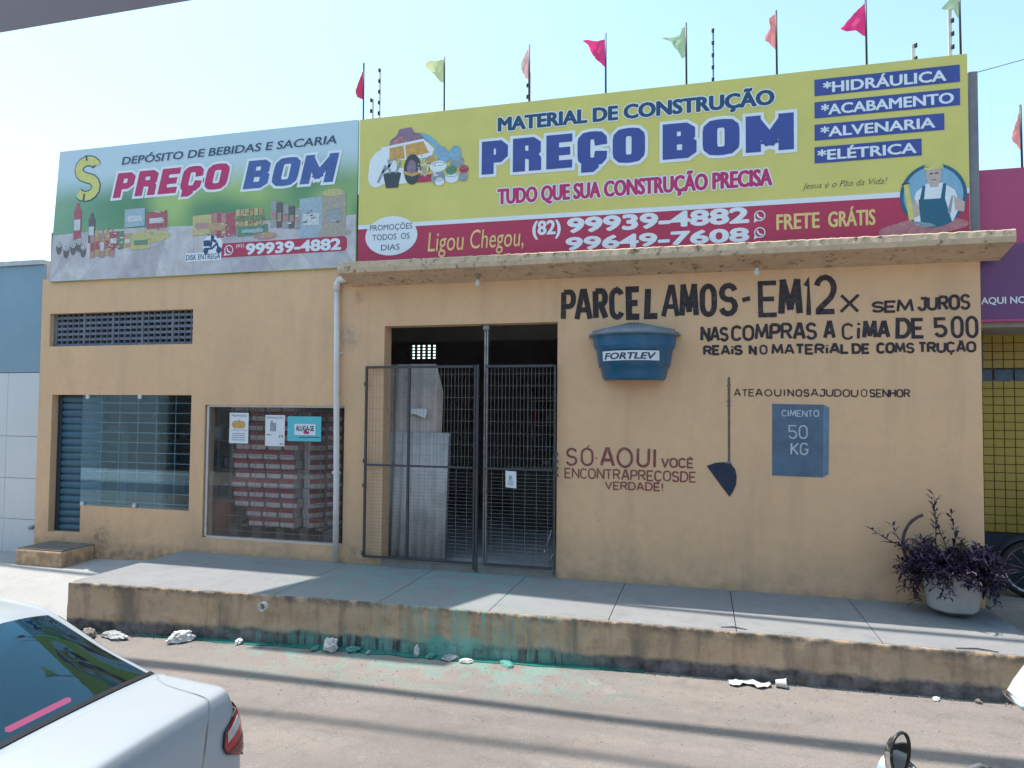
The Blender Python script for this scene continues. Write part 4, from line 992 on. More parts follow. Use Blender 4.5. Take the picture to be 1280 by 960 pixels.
# printed builder in a round badge (flat picture)
def f(q):
    cx_, cz_ = 2.275, 4.135
    q.cur = 7; q.ell(1.95+.1,3.78,.28,.09,y-.0002).ell(2.25,3.83,.34,.08,y-.0006)
    q.cur = 1; q.ell(cx_,cz_,.30,.325,y); q.cur = 0; q.ring(cx_,cz_,.305,.33,.033,y-.0008)
    q.cur = 2; q.flat([(2.10,3.86),(2.08,4.05),(2.12,4.18),(2.22,4.26),(2.36,4.26),(2.47,4.18),(2.52,4.02),(2.45,3.86)], y-.0012)   # shirt
    q.cur = 3; q.flat([(2.10,4.13),(2.05,3.98),(2.08,3.90),(2.15,3.94),(2.16,4.0)], y-.0016); q.flat([(2.46,4.12),(2.56,4.05),(2.55,3.95),(2.47,3.97)], y-.0016)
    q.cur = 0; q.flat([(2.16,3.84),(2.14,4.10),(2.38,4.10),(2.44,3.86),(2.36,3.82)], y-.0020); q.flat([(2.15,4.09),(2.18,4.24),(2.205,4.24),(2.19,4.09)], y-.0024); q.flat([(2.34,4.09),(2.365,4.25),(2.395,4.25),(2.38,4.09)], y-.0024)
    q.cur = 3; q.ell(2.283,4.345,.072,.105,y-.0028); q.flat([(2.24,4.27),(2.33,4.27),(2.32,4.22),(2.25,4.22)], y-.0026)                           # face, neck
    q.cur = 4; q.ell(2.283,4.425,.085,.065,y-.0032,24,0,pi); q.flat([(2.19,4.425),(2.375,4.43),(2.365,4.405),(2.2,4.40)], y-.0032)                 # helmet
    q.cur = 5; q.flat([(2.245,4.365),(2.275,4.367),(2.275,4.352),(2.245,4.35)], y-.0036); q.flat([(2.292,4.367),(2.322,4.369),(2.322,4.354),(2.292,4.352)], y-.0036); q.flat([(2.262,4.29),(2.305,4.29),(2.305,4.297),(2.262,4.297)], y-.0036)
    q.cur = 4; q.flat([(2.005,4.26),(2.05,4.27),(2.10,3.90),(2.05,3.89)], y-.0026); q.cur = 5; q.flat([(1.99,4.275),(2.06,4.285),(2.06,4.27),(1.99,4.26)], y-.003)  # level
    q.cur = 6; q.flat([(2.10,3.88),(2.25,3.85),(2.30,3.82),(2.2,3.81),(2.10,3.84)], y-.003); q.flat([(2.40,3.95),(2.44,4.12),(2.455,4.12),(2.43,3.94)], y-.003)
sgn('printed_builder', [M['signteal'], M['signsky'], M['white'], M['skin'], M['pyel'], M['signdark'], M['pgrey'], M['pink']], ys_, f)
# printed heap of building materials (flat picture)
def f(q):
    rnd = random.Random(5)
    q.cur = 0; q.ell(-3.84,4.93,.19,.22,y).ell(-3.92,4.82,.12,.14,y-.0004); q.ell(-3.60,4.80,.25,.10,y-.0002)
    q.cur = 6; q.flat([(-3.76,5.17),(-3.74,5.26),(-3.66,5.31),(-3.62,5.39),(-3.46,5.40),(-3.42,5.33),(-3.28,5.30),(-3.24,5.20)], y-.0006); q.cur = 1; q.flat([(-3.72,5.19),(-3.70,5.25),(-3.60,5.30),(-3.52,5.27),(-3.50,5.2)], y-.0008)
    q.cur = 6
    for k in range(14): x = -3.62+.045*(k % 7); z = 5.22+.03*(k//7)+.006*(k % 7); q.flat([(x,z),(x+.035,z),(x+.035,z+.02),(x,z+.02)], y-.0010)
    for k in range(6): x = -3.6+.035*(k % 3); z = 5.34+.025*(k//3); q.flat([(x,z),(x+.025,z),(x+.025,z+.015),(x,z+.015)], y-.0010)
    q.cur = 7; q.flat([(-3.35,5.31),(-3.22,5.28),(-3.08,5.14),(-3.12,5.10),(-3.26,5.22)], y-.0012)
    q.cur = 0; q.flat([(-3.87,5.18),(-3.30,5.24),(-3.15,5.10),(-3.20,5.0),(-3.80,5.0)], y-.0014)
    q.cur = 2; q.flat([(-3.75,5.16),(-3.30,5.21),(-3.22,5.06),(-3.75,4.99)], y-.0018); q.cur = 0; q.flat([(-3.56,5.18),(-3.54,5.18),(-3.52,5.0),(-3.54,5.0)], y-.002)
    q.cur = 3; q.ell(-3.44,4.87,.115,.19,y-.0024); q.cur = 6; q.ell(-3.45,4.89,.06,.10,y-.0028); q.cur = 2; q.flat([(-3.56,4.86),(-3.44,4.82),(-3.28,4.86),(-3.28,4.82),(-3.44,4.78),(-3.56,4.82)], y-.0032)
    q.cur = 3; q.flat([(-3.83,4.83),(-3.59,4.83),(-3.63,4.66),(-3.79,4.66)], y-.0024); q.ell(-3.71,4.83,.12,.03,y-.0028); q.cur = 4
    for a, b in (((-3.84,4.86),(-3.66,5.02)),((-3.74,4.84),(-3.76,5.02)),((-3.66,4.84),(-3.60,4.98)),((-3.9,4.74),(-3.8,4.95))): q.stroke([a, b], .03, y-.003)
    q.cur = 0; q.stroke([(-3.73,4.9),(-3.68,5.0)], .03, y-.0034)
    q.cur = 5; q.flat([(-3.38,4.78),(-3.12,4.80),(-3.14,4.70),(-3.38,4.70)], y-.002)
    for cx_, cz_, rx_, rz_, c_ in ((-3.08,5.07,.08,.06,7),(-2.88,5.02,.07,.10,7),(-3.03,5.0,.09,.08,7),(-3.1,4.88,.11,.07,0),(-2.86,4.92,.09,.07,4),(-2.93,4.82,.07,.06,8),(-2.77,4.82,.06,.05,5),(-2.92,4.73,.09,.07,0),(-2.78,4.73,.06,.06,4),(-3.1,4.74,.09,.09,4),(-3.2,4.97,.06,.05,2),(-3.08,4.69,.06,.05,0)):
        q.cur = c_; q.ell(cx_,cz_,rx_,rz_,y-.0036-.0001*rnd.randint(0, 9), 20); q.cur = 4; q.ring(cx_,cz_+rz_*.4,rx_*.8,rz_*.35,.008,y-.0050)
    for k in range(40):
        q.cur = rnd.choice([4, 6, 0, 9]); x = rnd.uniform(-3.36,-3.12); z = rnd.uniform(4.72,5.02); q.stroke([(x,z),(x+rnd.uniform(-.05,.05),z+rnd.uniform(-.06,.06))], .012, y-.004-.00003*k)
sgn('printed_materials_picture', [M['white'], M['pink'], M['porange'], M['signdark'], M['pgrey'], M['red'], M['ppurple'], M['signsky'], M['pgreen'], M['skin']], ys_, f)
# left signboard
def banner_bg():
    m = bpy.data.materials.new('printed_meadow_blur'); m.use_nodes = True; n = m.node_tree; L = n.links.new
    b = n.nodes['Principled BSDF']; b.inputs['Roughness'].default_value = .5
    tc = n.nodes.new('ShaderNodeNewGeometry'); sep = n.nodes.new('ShaderNodeSeparateXYZ'); L(tc.outputs['Position'], sep.inputs[0])
    nz = n.nodes.new('ShaderNodeTexNoise'); nz.inputs['Scale'].default_value = .75; nz.inputs['Detail'].default_value = 1.5; L(tc.outputs['Position'], nz.inputs['Vector'])
    def mr(v, a, c, d, e):
        q = n.nodes.new('ShaderNodeMapRange'); L(v, q.inputs[0]); q.interpolation_type = 'SMOOTHSTEP'
        for i, x in zip((1, 2, 3, 4), (a, c, d, e)): q.inputs[i].default_value = x
        return q.outputs[0]
    def mix(f, a, c):
        q = n.nodes.new('ShaderNodeMix'); q.data_type = 'RGBA'; L(f, q.inputs[0])
        for s_, x in ((6, a), (7, c)):
            if hasattr(x, 'links'): L(x, q.inputs[s_])
            else: q.inputs[s_].default_value = x
        return q.outputs[2]
    g = mix(mr(nz.outputs['Fac'], .38, .6, 0, 1), (.10,.25,.13,1), (.36,.50,.17,1))
    g = mix(mr(sep.outputs[0], -8.9, -7.5, .6, 0), g, (.12,.30,.27,1))
    c = mix(mr(sep.outputs[2], 4.75, 5.25, 0, 1), g, (.50,.62,.70,1))
    L(c, b.inputs['Base Color']); return m
ls = thing('signboard', (-6.6, YS, 3.72), 'pale green drinks depot signboard on the left half of the roof edge', 'signboard')
TL, TR, BR, BL = (-8.915,5.575),(-4.19,5.57),(-4.19,3.695),(-9.04,3.695)
mb = MB(); yb = YS+.04
pts = [BL, BR, TR, TL]
mb.add([(p[0], YS, p[1]) for p in pts]+[(p[0], yb, p[1]) for p in pts], [(0,1,2,3),(7,6,5,4),(0,4,5,1),(1,5,6,2),(2,6,7,3),(3,7,4,0)])
mb.build('board_panel', banner_bg(), ls)
frame_posts(ls, [-8.8,-7.3,-5.8], 3.70, 5.5, YS+.042)
mb = MB(); mb.box(-9.07,-9.01,.0,.05,3.75,4.42); mb.build('support_post', M['backing'], ls)
mb = MB(); mb.box(-4.187,-4.168,-.02,.03,3.70,4.62); mb.build('support_post', M['backing'], ls)
# printed table boards, each plank separate, converging
wood = [mat('printed_table_plank', (.54,.50,.53), .5, .25, 5.), mat('printed_table_plank_b', (.48,.44,.48), .5, .35, 5.), mat('printed_table_plank_c', (.58,.54,.56), .5, .35, 5.)]
mb = MB(); mb.flat([(-9.035,3.70),(-4.195,3.70),(-4.195,4.36),(-8.985,4.36)], YS-.0008); mb.build('printed_table', wood[1], ls)
q = MB(); K = 12
tz = lambda x: 4.36+.03*sin((x+9)*1.3)
for k in range(K):
    a0, a1 = -9.0+4.8*k/K, -9.0+4.8*(k+1)/K
    b0, b1 = (a0+6.6)*1.55-6.6+.02, (a1+6.6)*1.55-6.6-.008
    q.cur = k % 3
    def cl(x, z): return (max(min(x, -4.195), -9.03+(z-3.7)*.067), z)
    P_ = [cl(b0,3.70), cl(b1,3.70), cl(a1-.004, tz(a1)), cl(a0, tz(a0))]
    if P_[1][0]-P_[0][0] > .03 or P_[2][0]-P_[3][0] > .1: q.flat(P_, YS-.0015)
q.build('printed_table', wood, ls)
y = YS-.004
sgn('printed_words', [M['signnavy'], M['white']], ls, lambda q: text(q, 'DEPÓSITO DE BEBIDAS E SACARIA', -7.82,-4.485,5.29,5.40, y, .03, .15, (.03,1)))
sgn('printed_words', [M['signmag'], M['white']], ls, lambda q: heavy(q, 'PREC,O', -7.955,-6.12,4.83,5.175, .125,.085, y, .035, 1, .14, .24))
sgn('printed_words', [mat('sign_blue_bright', (.06,.12,.36), .5, .35, 2.5), M['white']], ls, lambda q: heavy(q, 'BOM', -5.852,-4.53,4.80,5.17, .135,.085, y, .035, 1, .14, .24))
def f(q):
    q.cur = 0; a, b, c, d = -6.22,-4.315,3.905,4.095
    q.flat([(a,c)]+[(b-.06,c)]+[(b-.06+.06*cos(t), c+.06+.06*sin(t)) for t in (-1.2,-.8,-.4,0)]+[(b-.06+.06*cos(t), d-.06+.06*sin(t)) for t in (0,.4,.8,1.2,1.57)]+[(a,d)], y)
    q.cur = 1; text(q, '99939-4882', -5.785,-4.395,3.922,4.072, y-.002, .05); text(q, '(82)', -5.935,-5.81,4.03,4.07, y-.002, .01)
    q.ring(-6.045,4.0,.068,.068,.013,y-.002); q.flat([(-6.11,3.96),(-6.12,3.925),(-6.07,3.938)], y-.0024); q.stroke([(-6.07,4.03),(-6.065,4.0),(-6.045,3.98),(-6.015,3.97)], .018, y-.0026)
sgn('printed_phone_bar', [M['red'], M['white']], ls, f)
def f(q):
    q.cur = 0; q.flat([(-6.725,3.875),(-6.16,3.875),(-6.16,3.99),(-6.725,3.99)], y-.0004); q.ell(-6.30,4.09,.155,.13,y-.0008)
    q.cur = 1; text(q, 'DISK ENTREGA', -6.71,-6.175,3.895,3.968, y-.002, .005)
    q.ell(-6.40,4.01,.04,.045,y-.002,16).ell(-6.20,4.01,.04,.045,y-.002,16); q.stroke([(-6.40,4.03),(-6.30,4.04),(-6.23,4.10),(-6.20,4.01)], .03, y-.0026); q.flat([(-6.44,4.07),(-6.34,4.07),(-6.34,4.15),(-6.44,4.15)], y-.003)
    q.stroke([(-6.33,4.06),(-6.31,4.16),(-6.24,4.12)], .035, y-.0034); q.ell(-6.30,4.19,.03,.03,y-.0038,14)
sgn('printed_delivery_badge', [M['white'], M['signnavy']], ls, f)
def f(q):   # plain yellow money sign emblem
    q.cur = 1; q.stroke([(-8.25,5.32)]+[(-8.40+.16*cos(R(a)), 5.28+.12*sin(R(a))) for a in range(30, 260, 25)]+[(-8.42+.17*cos(R(a)), 5.02+.13*sin(R(a))) for a in range(80, -170, -25)], .155, y)
    q.cur = 0; q.stroke([(-8.26,5.32)]+[(-8.40+.16*cos(R(a)), 5.28+.12*sin(R(a))) for a in range(30, 260, 25)]+[(-8.42+.17*cos(R(a)), 5.02+.13*sin(R(a))) for a in range(80, -170, -25)], .125, y-.001)
    q.cur = 1; q.stroke([(-8.44,5.48),(-8.42,5.40)], .03, y-.002); q.stroke([(-8.45,4.93),(-8.46,4.83)], .03, y-.002)
sgn('printed_money_sign', [M['pyel'], M['signnavy']], ls, f)
def f(q):
    def jar(x, z, wd, h, c, c2=None):
        q.cur = c; q.flat([(x,z),(x+wd,z),(x+wd,z+h*.8),(x+wd*.7,z+h*.9),(x+wd*.7,z+h),(x+wd*.3,z+h),(x+wd*.3,z+h*.9),(x,z+h*.8)], y-.00017*(1+len(q.f) % 17))
        if c2 is not None: q.cur = c2; q.flat([(x+.01,z+h*.25),(x+wd-.01,z+h*.25),(x+wd-.01,z+h*.55),(x+.01,z+h*.55)], y-.0036-.00003*(len(q.f) % 17))
    def bx(x, z, wd, h, c, c2=None, sk=.03):
        q.cur = c; q.flat([(x,z),(x+wd,z+sk*.3),(x+wd,z+h),(x,z+h-sk*.2)], y-.00017*(1+len(q.f) % 17))
        if c2 is not None: q.cur = c2; q.flat([(x+wd*.15,z+h*.3),(x+wd*.85,z+h*.3),(x+wd*.85,z+h*.6),(x+wd*.15,z+h*.6)], y-.0036-.00003*(len(q.f) % 17))
    jar(-8.62,4.28,.13,.52,1,0); jar(-8.36,4.22,.11,.42,5,0)
    for k, (x, z) in enumerate(((-8.87,4.18),(-8.74,4.12),(-8.62,4.16),(-8.52,4.20),(-8.44,4.12))):
        q.cur = 5; q.ell(x,z,.05,.10,y-.001-.0002*k); q.cur = 0; q.ell(x+.005,z+.05,.045,.045,y-.0022-.0002*k); q.cur = 5; q.ring(x+.005,z+.05,.03,.03,.01,y-.0034)
    for k in range(5): jar(-8.32+.085*k,4.0+.02*(k % 2),.08,.40,7 if k % 2 else 6,1 if k != 2 else 0)
    bx(-8.0,4.12,.16,.24,1,0); bx(-7.84,4.1,.09,.26,3,None); bx(-7.74,4.12,.13,.20,7,0); bx(-7.62,4.08,.32,.22,2,3); q.cur = 2; q.ell(-7.3,4.26,.32,.09,y-.0006)
    bx(-7.74,4.40,.34,.26,8,0); bx(-7.37,4.36,.33,.24,1,0)
    bx(-6.62,4.22,.30,.28,2,6); 
    for k in range(5): bx(-6.38+.07*k,4.16+.005*k,.16,.36-.01*k,1 if k % 2 == 0 else 6,7 if k < 3 else None)
    for k in range(6): bx(-5.95+.07*k,4.30,.06,.24,7 if k % 2 else 2,3)
    bx(-5.92,4.17,.46,.15,3,8); q.cur = 6; q.ell(-5.5,4.16,.17,.05,y-.0026); q.cur=7; q.ell(-5.45,4.17,.10,.03,y-.003)
    for k in range(5): bx(-5.42+.09*k,4.26-.01*k,.08,.36-.02*k,5 if k % 2 else 4,6)
    rn = random.Random(21)
    for k in range(90):     # small printed lettering and highlights on the packs
        x, z = rn.choice([(-6.6,4.25),(-6.3,4.22),(-6.1,4.25),(-5.85,4.35),(-5.7,4.2),(-5.35,4.3),(-5.15,4.3),(-4.95,4.3),(-4.6,4.3),(-7.7,4.5),(-7.3,4.45),(-8.2,4.1),(-8.0,4.15),(-7.7,4.15),(-7.4,4.15)])
        x += rn.uniform(0,.22); z += rn.uniform(-.05,.2); q.cur = rn.choice([0,0,5,2,1,4]); q.stroke([(x,z),(x+rn.uniform(.02,.07),z+rn.uniform(-.004,.006))], rn.choice([.008,.014,.02]), y-.0038-.00003*k)
    bx(-5.0,4.10,.34,.52,8,0); bx(-4.68,4.12,.34,.54,9,4); q.cur = 9; q.ell(-4.5,4.14,.24,.05,y-.0028); q.cur = 2; q.ell(-4.52,4.66,.15,.05,y-.003)
sgn('printed_groceries', [mat('faded_print_'+n_, c_, .5, .3, 30.) for n_, c_ in (('white',(.60,.62,.64)),('red',(.42,.10,.13)),('yellow',(.55,.47,.22)),('green',(.14,.26,.17)),('grey',(.33,.35,.37)),('black',(.14,.12,.13)),('pink',(.46,.26,.25)),('orange',(.50,.33,.18)),('blue',(.36,.46,.54)),('burlap',(.42,.36,.30)))], ls, f)

mp = thing('metal_post', (2.66,.03,3.7), 'grey metal post standing beside the right end of the yellow signboard', 'post')
mb = MB(); mb.box(2.622,2.71,.0,.06,3.70,5.40); mb.build('post', mat('grey_post', (.20,.19,.22), .5, .3, 6.), mp, .012)
mb = MB(); mb.tube([(2.66,.02,5.38),(3.3,.0,5.50),(6,-.1,6.2),(12,-.3,7.2)], .004, 5); tag(mb.build('thin_wire', M['cable']), 'single thin wire leading right from the metal post', 'wire')

# ------------------------------------------------------------------ pennants
FL = [
 (-4.135,6.29,'fl_red','dark red pennant above the seam between the two signboards',[(-4.129,6.238),(-4.182,6.115),(-4.241,5.952),(-4.214,5.864),(-4.14,5.832),(-4.122,5.837)]),
 (-3.047,6.24,'fl_yel','pale yellow pennant, second from the left on the sign top',[(-3.046,6.213),(-3.167,6.222),(-3.254,6.206),(-3.288,6.137),(-3.182,6.048),(-3.112,5.951),(-3.067,5.92),(-3.043,5.933)]),
 (-1.975,6.25,'fl_wht','tattered pale pink pennant above the words about construction',[(-1.966,6.223),(-2.004,6.19),(-2.036,6.121),(-2.077,6.046),(-2.06,5.948),(-2.011,5.847),(-1.963,5.863)]),
 (-1.068,6.267,'fl_pink','bright pink pennant with a torn corner streaming left',[(-1.075,6.205),(-1.258,6.211),(-1.335,6.212),(-1.273,6.169),(-1.236,6.083),(-1.165,5.966),(-1.065,5.872)]),
 (-.166,6.265,'fl_grn','ragged pale green pennant, fifth from the left',[(-.168,6.234),(-.208,6.219),(-.231,6.152),(-.434,6.119),(-.332,6.09),(-.274,5.992),(-.208,5.869),(-.168,5.888)]),
 (.785,6.27,'fl_sal','salmon pink pennant folded in the middle, left of the magenta one',[(.788,6.251),(.72,6.213),(.72,6.171),(.758,6.143),(.669,6.011),(.674,5.956),(.786,5.842)]),
 (1.672,6.257,'fl_pink','magenta triangular pennant above the blue list on the sign',[(1.666,6.236),(1.638,6.209),(1.568,6.157),(1.426,5.989),(1.566,5.948),(1.635,5.89),(1.671,5.879)]),
 (2.545,6.24,'fl_grn','torn pale green pennant at the right end of the yellow sign',[(2.539,6.155),(2.461,6.166),(2.381,6.087),(2.485,6.042),(2.523,5.946),(2.55,5.973)]),
 (3.13,5.05,'fl_sal','pink pennant at the right edge above the magenta fascia',[(3.129,5.009),(3.07,4.813),(3.048,4.71),(3.122,4.59)]),
]
for i, (px, zt, mk, lab, P_) in enumerate(FL):
    zb = 5.50 if i < 8 else 4.40; yy = YS+.02 if i < 8 else .14
    t = thing('pennant_flag', (px, yy, zb), lab, 'pennant', 'pennants on poles along the roof edge')
    q = MB(); q.tube([(px+.006,yy,zb),(px,yy,zt+.01)], .011, 6); q.build('flag_pole', M['poleblk'], t)
    # cloth: fan mesh between the pole edge and the outline, rippled
    q = MB(); cz = sum(p[1] for p in P_)/len(P_); cxx = sum(p[0] for p in P_)/len(P_)
    def rip(x, z): return yy+.03*sin((px-x)*24+z*9)*min(1, (px-x)*9)
    ring = []
    for a, b in zip(P_, P_[1:]+P_[:1]):
        for s_ in range(4):
            u = s_/4; ring.append((a[0]+(b[0]-a[0])*u+.004*sin(s_*9+i), a[1]+(b[1]-a[1])*u))
    vs = []; rr = (1, .66, .33)
    for k_ in rr: vs += [(cxx+(x-cxx)*k_, rip(cxx+(x-cxx)*k_, z), cz+(z-cz)*k_) for x, z in ring]
    vs.append((cxx, rip(cxx, cz), cz)); n_ = len(ring)
    fs = [(j*n_+k, j*n_+(k+1) % n_, (j+1)*n_+(k+1) % n_, (j+1)*n_+k) for j in range(2) for k in range(n_)]+[(2*n_+k, 2*n_+(k+1) % n_, 3*n_) for k in range(n_)]
    q.add(vs, fs, True); o = q.build('flag_cloth', M[mk], t)
# electric fence posts behind the signs
FP = [(-3.975,6.27,'tall insulated fence post right of the dark red pennant'),(-4.07,5.89,'short insulated fence post beside the dark red pennant'),(-2.005,5.99,'white insulated fence post under the tattered pink pennant'),
      (.13,6.235,'dark insulated fence post between the green and salmon pennants'),(2.155,5.80,'short white fence post stub right of the magenta pennant'),(2.50,6.30,'tall white insulated fence post at the right end of the yellow sign')]
for i, (x, zt, lab) in enumerate(FP):
    t = thing('fence_post', (x, .12, 4.4), lab, 'fence post', 'electric fence posts on the roof')
    q = MB(); wd = .016 if i in (2, 4, 5) else .009
    q.box(x-wd,x+wd,.11,.13,4.4,zt); q.build('post', M['pvc'] if i != 3 else M['wire'], t)
    k = 0; z = zt-.02
    while z > 5.6:
        q = MB(); dx = -.018 if i in (1, 2) else (.02 if i > 3 else -.004)
        q.lathe([(0,z-.024),(.014,z-.022),(.017,z-.006),(.01,z),(.017,z+.006),(.014,z+.022),(0,z+.024)], (x+dx,.10,0), 8); q.build('insulator', M['ins'], t); z -= .14
# ------------------------------------------------------------------ neighbours
nb = thing('neighbour_building', (-11.5,3,-.3), 'neighbouring building clad in white panels with a blue upper band at far left', 'building')
mb = MB(); mb.box(-15,-9.225,.08,7,-.6,3.98); mb.build('wall', M['joint'], nb)
mb = MB(); mb.box(-15,-9.222,.04,.079,2.405,3.97); mb.build('blue_band', M['nbblue'], nb)
mb = MB(); mb.box(-15,-9.222,.0,.4,3.975,4.04); mb.build('parapet_cap', mat('cap_grey', (.5,.53,.56), .6, .4, 6.), nb)
zc = [-.3,.28,.87,1.475,2.40]
for r in range(4):
    x = -9.228
    while x > -13.5:
        q = MB(); q.box(x-.60,x-.004,.045,.079,zc[r]+.003,zc[r+1]-.003); q.build('panel', M['nbwhite'], nb, .003); x -= .60
mb = MB(); mb.lathe([(0,-.02),(.03,-.02),(.03,.044),(0,.044)], (-9.27,0,.18), 12, axis='y'); mb.build('pipe_stub', M['pgrey'], nb)
rb = thing('neighbour_shop', (6,3,-.1), 'magenta neighbouring shop with yellow tiled wall at far right', 'shop')
mb = MB(); mb.box(2.72,12,.12,.16,3.64,4.41); mb.build('fascia_panel', M['magenta'], rb)
mb = MB(); mb.box(2.72,12,.11,.159,2.86,3.638); mb.build('fascia_panel', M['purple'], rb)
mb = MB(); mb.box(2.72,12,.10,.16,2.85,2.874); mb.build('fascia_trim', M['magenta'], rb)
mb = MB(); text(mb, 'AQUI NOSSA LOJA'[:8], 2.74,3.18,3.03,3.10, .106, .02); mb.build('fascia_lettering', M['white'], rb)
mb = MB(); mb.box(2.715,12,.161,1.2,2.80,2.86); mb.build('soffit', M['conc'], rb)
mb = MB(); mb.box(2.71,12,1.02,1.2,-.3,3.9); mb.build('back_wall', M['tgr'], rb)
mb = MB(); mb.box(2.71,12,.17,1.0,3.88,3.95); mb.build('roof', M['conc'], rb)
mb = MB(); mb.box(2.71,12,1.0,1.019,-.3,.60); mb.build('painted_dado', M['navy'], rb)
tp = None; tb = None; col_, row_ = 10, 0
z = .612; rows = []
while z < 2.84:
    rows.append((z, 'y')); z += .094
    if abs(z-2.30) < .05: z = 2.285; rows.append((z, 'b')); z += .15
cnt = 0
for z, kd in rows:
    if kd == 'y':
        for c in range(9):
            x = 2.94+c*.105
            if tp is None:
                q = MB(); q.box(x,x+.097,1.006,1.019,z,z+.086); tp = q.build('tile', M['tyl'], rb, .002); t0 = (x, z)
            else:
                o = tp.copy(); COL.objects.link(o); o.parent = rb; o.location = (x-t0[0], 0, z-t0[1])
    else:
        for c in range(5):
            x = 2.96+c*.2
            if tb is None:
                q = MB(); q.box(x,x+.18,1.004,1.019,z,z+.13); tb = q.build('blue_tile', M['tbl'], rb, .002); t1 = (x, z)
            else:
                o = tb.copy(); COL.objects.link(o); o.parent = rb; o.location = (x-t1[0], 0, z-t1[1])
mb = MB(); mb.box(2.745,8,.02,1.0,-.3,.01); mb.build('porch_step', M['conc'], rb, .01)
mb = MB(); mb.box(2.705,2.90,.55,.99,2.35,2.80); mb.build('wall_lamp', M['dark'], rb)

ob = thing('opposite_building', (0,-13,-.3), 'plain building row across the street behind the viewer', 'building')
mb = MB(); wall_holes(mb, -28, 22, -.8, 5.2, -12.8, -12.6, [(-18,-15.5,-.3,2.4),(-10,-7,-.3,2.6),(-2,1,-.3,2.6),(6,8,.6,2.2),(12,15,-.3,2.6)]); mb.build('front_wall', mat('opposite_wall_paint', (.30,.27,.24), .9, .2, 1.), ob)
mb = MB(); mb.box(-28,22,-14,-13.2,-.8,5.1); mb.build('back_rooms', M['dark'], ob)

# ------------------------------------------------------------------ potted plant
pt = thing('potted_plant', (2.35,-.32,0), 'purple leaved trailing plant in a white cement pot by the shop wall', 'plant')
pc = (2.315,-.33)
q = MB(); prof = [(.0,.05),(.19,.05),(.205,.065),(.245,.36),(.262,.375),(.262,.42),(.235,.42),(.225,.38),(0,.36)]
n_ = 8; vs = []
prof = [(a_*1.06, b_*1.08) for a_, b_ in prof]
for r_, z_ in prof:
    for k in range(n_*3):
        a = 2*pi*k/(n_*3)+.25; f_ = 1/max(.001, cos(((a+pi/n_) % (2*pi/n_))-pi/n_))
        rr = r_*.94*f_*(1+.06*noise.noise(Vector((cos(a)*2, sin(a)*2, z_*5)))+.02*noise.noise(Vector((cos(a)*9, sin(a)*9, z_*20)))); vs.append((pc[0]+rr*cos(a), pc[1]+rr*sin(a), z_))
m3 = n_*3
q.add(vs, [(i*m3+k, i*m3+(k+1) % m3, (i+1)*m3+(k+1) % m3, (i+1)*m3+k) for i in range(len(prof)-1) for k in range(m3)]); q.build('pot', M['pot'], pt)
q = MB(); q.lathe([(0,.0),(.12,.0),(.13,.05),(0,.05)], (pc[0],pc[1],0), 10); q.build('pot_foot', M['dark'], pt)
q = MB(); q.lathe([(0,.395),(.225,.385)][::-1], (pc[0],pc[1],0), 16); q.build('soil', M['earth'], pt)
q = MB(); sp = [(pc[0]-.02,-.25,.42)]+[(2.20+.26*cos(R(a)), -.12, .62+.30*sin(R(a))) for a in range(215, 100, -12)]
q.tube([Vector(p) for p in sp[1:]], .016, 7); q.build('bent_stem', M['stem'], pt)
rnd = random.Random(11)
stems = MB(); lf = MB()
def leaf(p, d, ln, wd):
    d = d.normalized(); s_ = d.cross(Vector((0,0,1)));
    if s_.length < .1: s_ = Vector((1,0,0))
    s_.normalize(); u = s_.cross(d)
    lf.cur = 0 if rnd.random() < .8 else 1
    a = p; m1 = p+d*ln*.35-u*.006; m2 = p+d*ln*.7-u*.004; e = p+d*ln-u*.02
    lf.add([a, m1+s_*wd+u*wd*.5, m1, m1-s_*wd+u*wd*.5, m2+s_*wd*.8+u*wd*.4, m2, m2-s_*wd*.8+u*wd*.4, e], [(0,2,1),(0,3,2),(1,2,5,4),(2,3,6,5),(4,5,7),(5,6,7)])
def shoot(p, d, ln, droop, seg=9, dens=1.):
    pts = [Vector(p)]; d = Vector(d).normalized()
    for k in range(seg):
        d = (d+Vector((rnd.uniform(-.16,.16), rnd.uniform(-.16,.16), rnd.uniform(-.12,.12)-droop))).normalized()
        pp = pts[-1]+d*ln/seg
        if pp.y > -.02: pp.y = -.02
        pts.append(pp)
    stems.tube(pts, [.006-.0035*i/seg for i in range(seg+1)], 5)
    for i in range(1, seg+1):
        for _ in range(2):
            if rnd.random() > dens: continue
            a = rnd.uniform(0, 2*pi); dd = (pts[i]-pts[i-1]).normalized()
            dv = (dd*.7+Vector((cos(a), sin(a), rnd.uniform(-.3,.7)))).normalized()
            leaf(pts[i], dv, rnd.uniform(.06,.11), rnd.uniform(.009,.014))
for k in range(290):
    a = rnd.uniform(0, 2*pi); r_ = rnd.uniform(.02,.2)
    b = (pc[0]+r_*cos(a), pc[1]+r_*sin(a), .40)
    el = rnd.uniform(.2,1.6)
    shoot(b, (cos(a)*1.0, sin(a)*1.0, el), rnd.uniform(.18,.36), rnd.uniform(.02,.15))
for k in range(9):   # shoots hanging over the rim
    a = rnd.uniform(0, 2*pi); b = (pc[0]+.23*cos(a), pc[1]+.23*sin(a), .44); shoot(b, (cos(a), sin(a), .25), rnd.uniform(.2,.34), .42)
for k in range(9):   # to the right, over the edge of the wall
    shoot((pc[0]+.15, pc[1]+rnd.uniform(-.1,.1), .42), (1, rnd.uniform(-.5,.5), rnd.uniform(.0,.6)), rnd.uniform(.2,.3), .25)
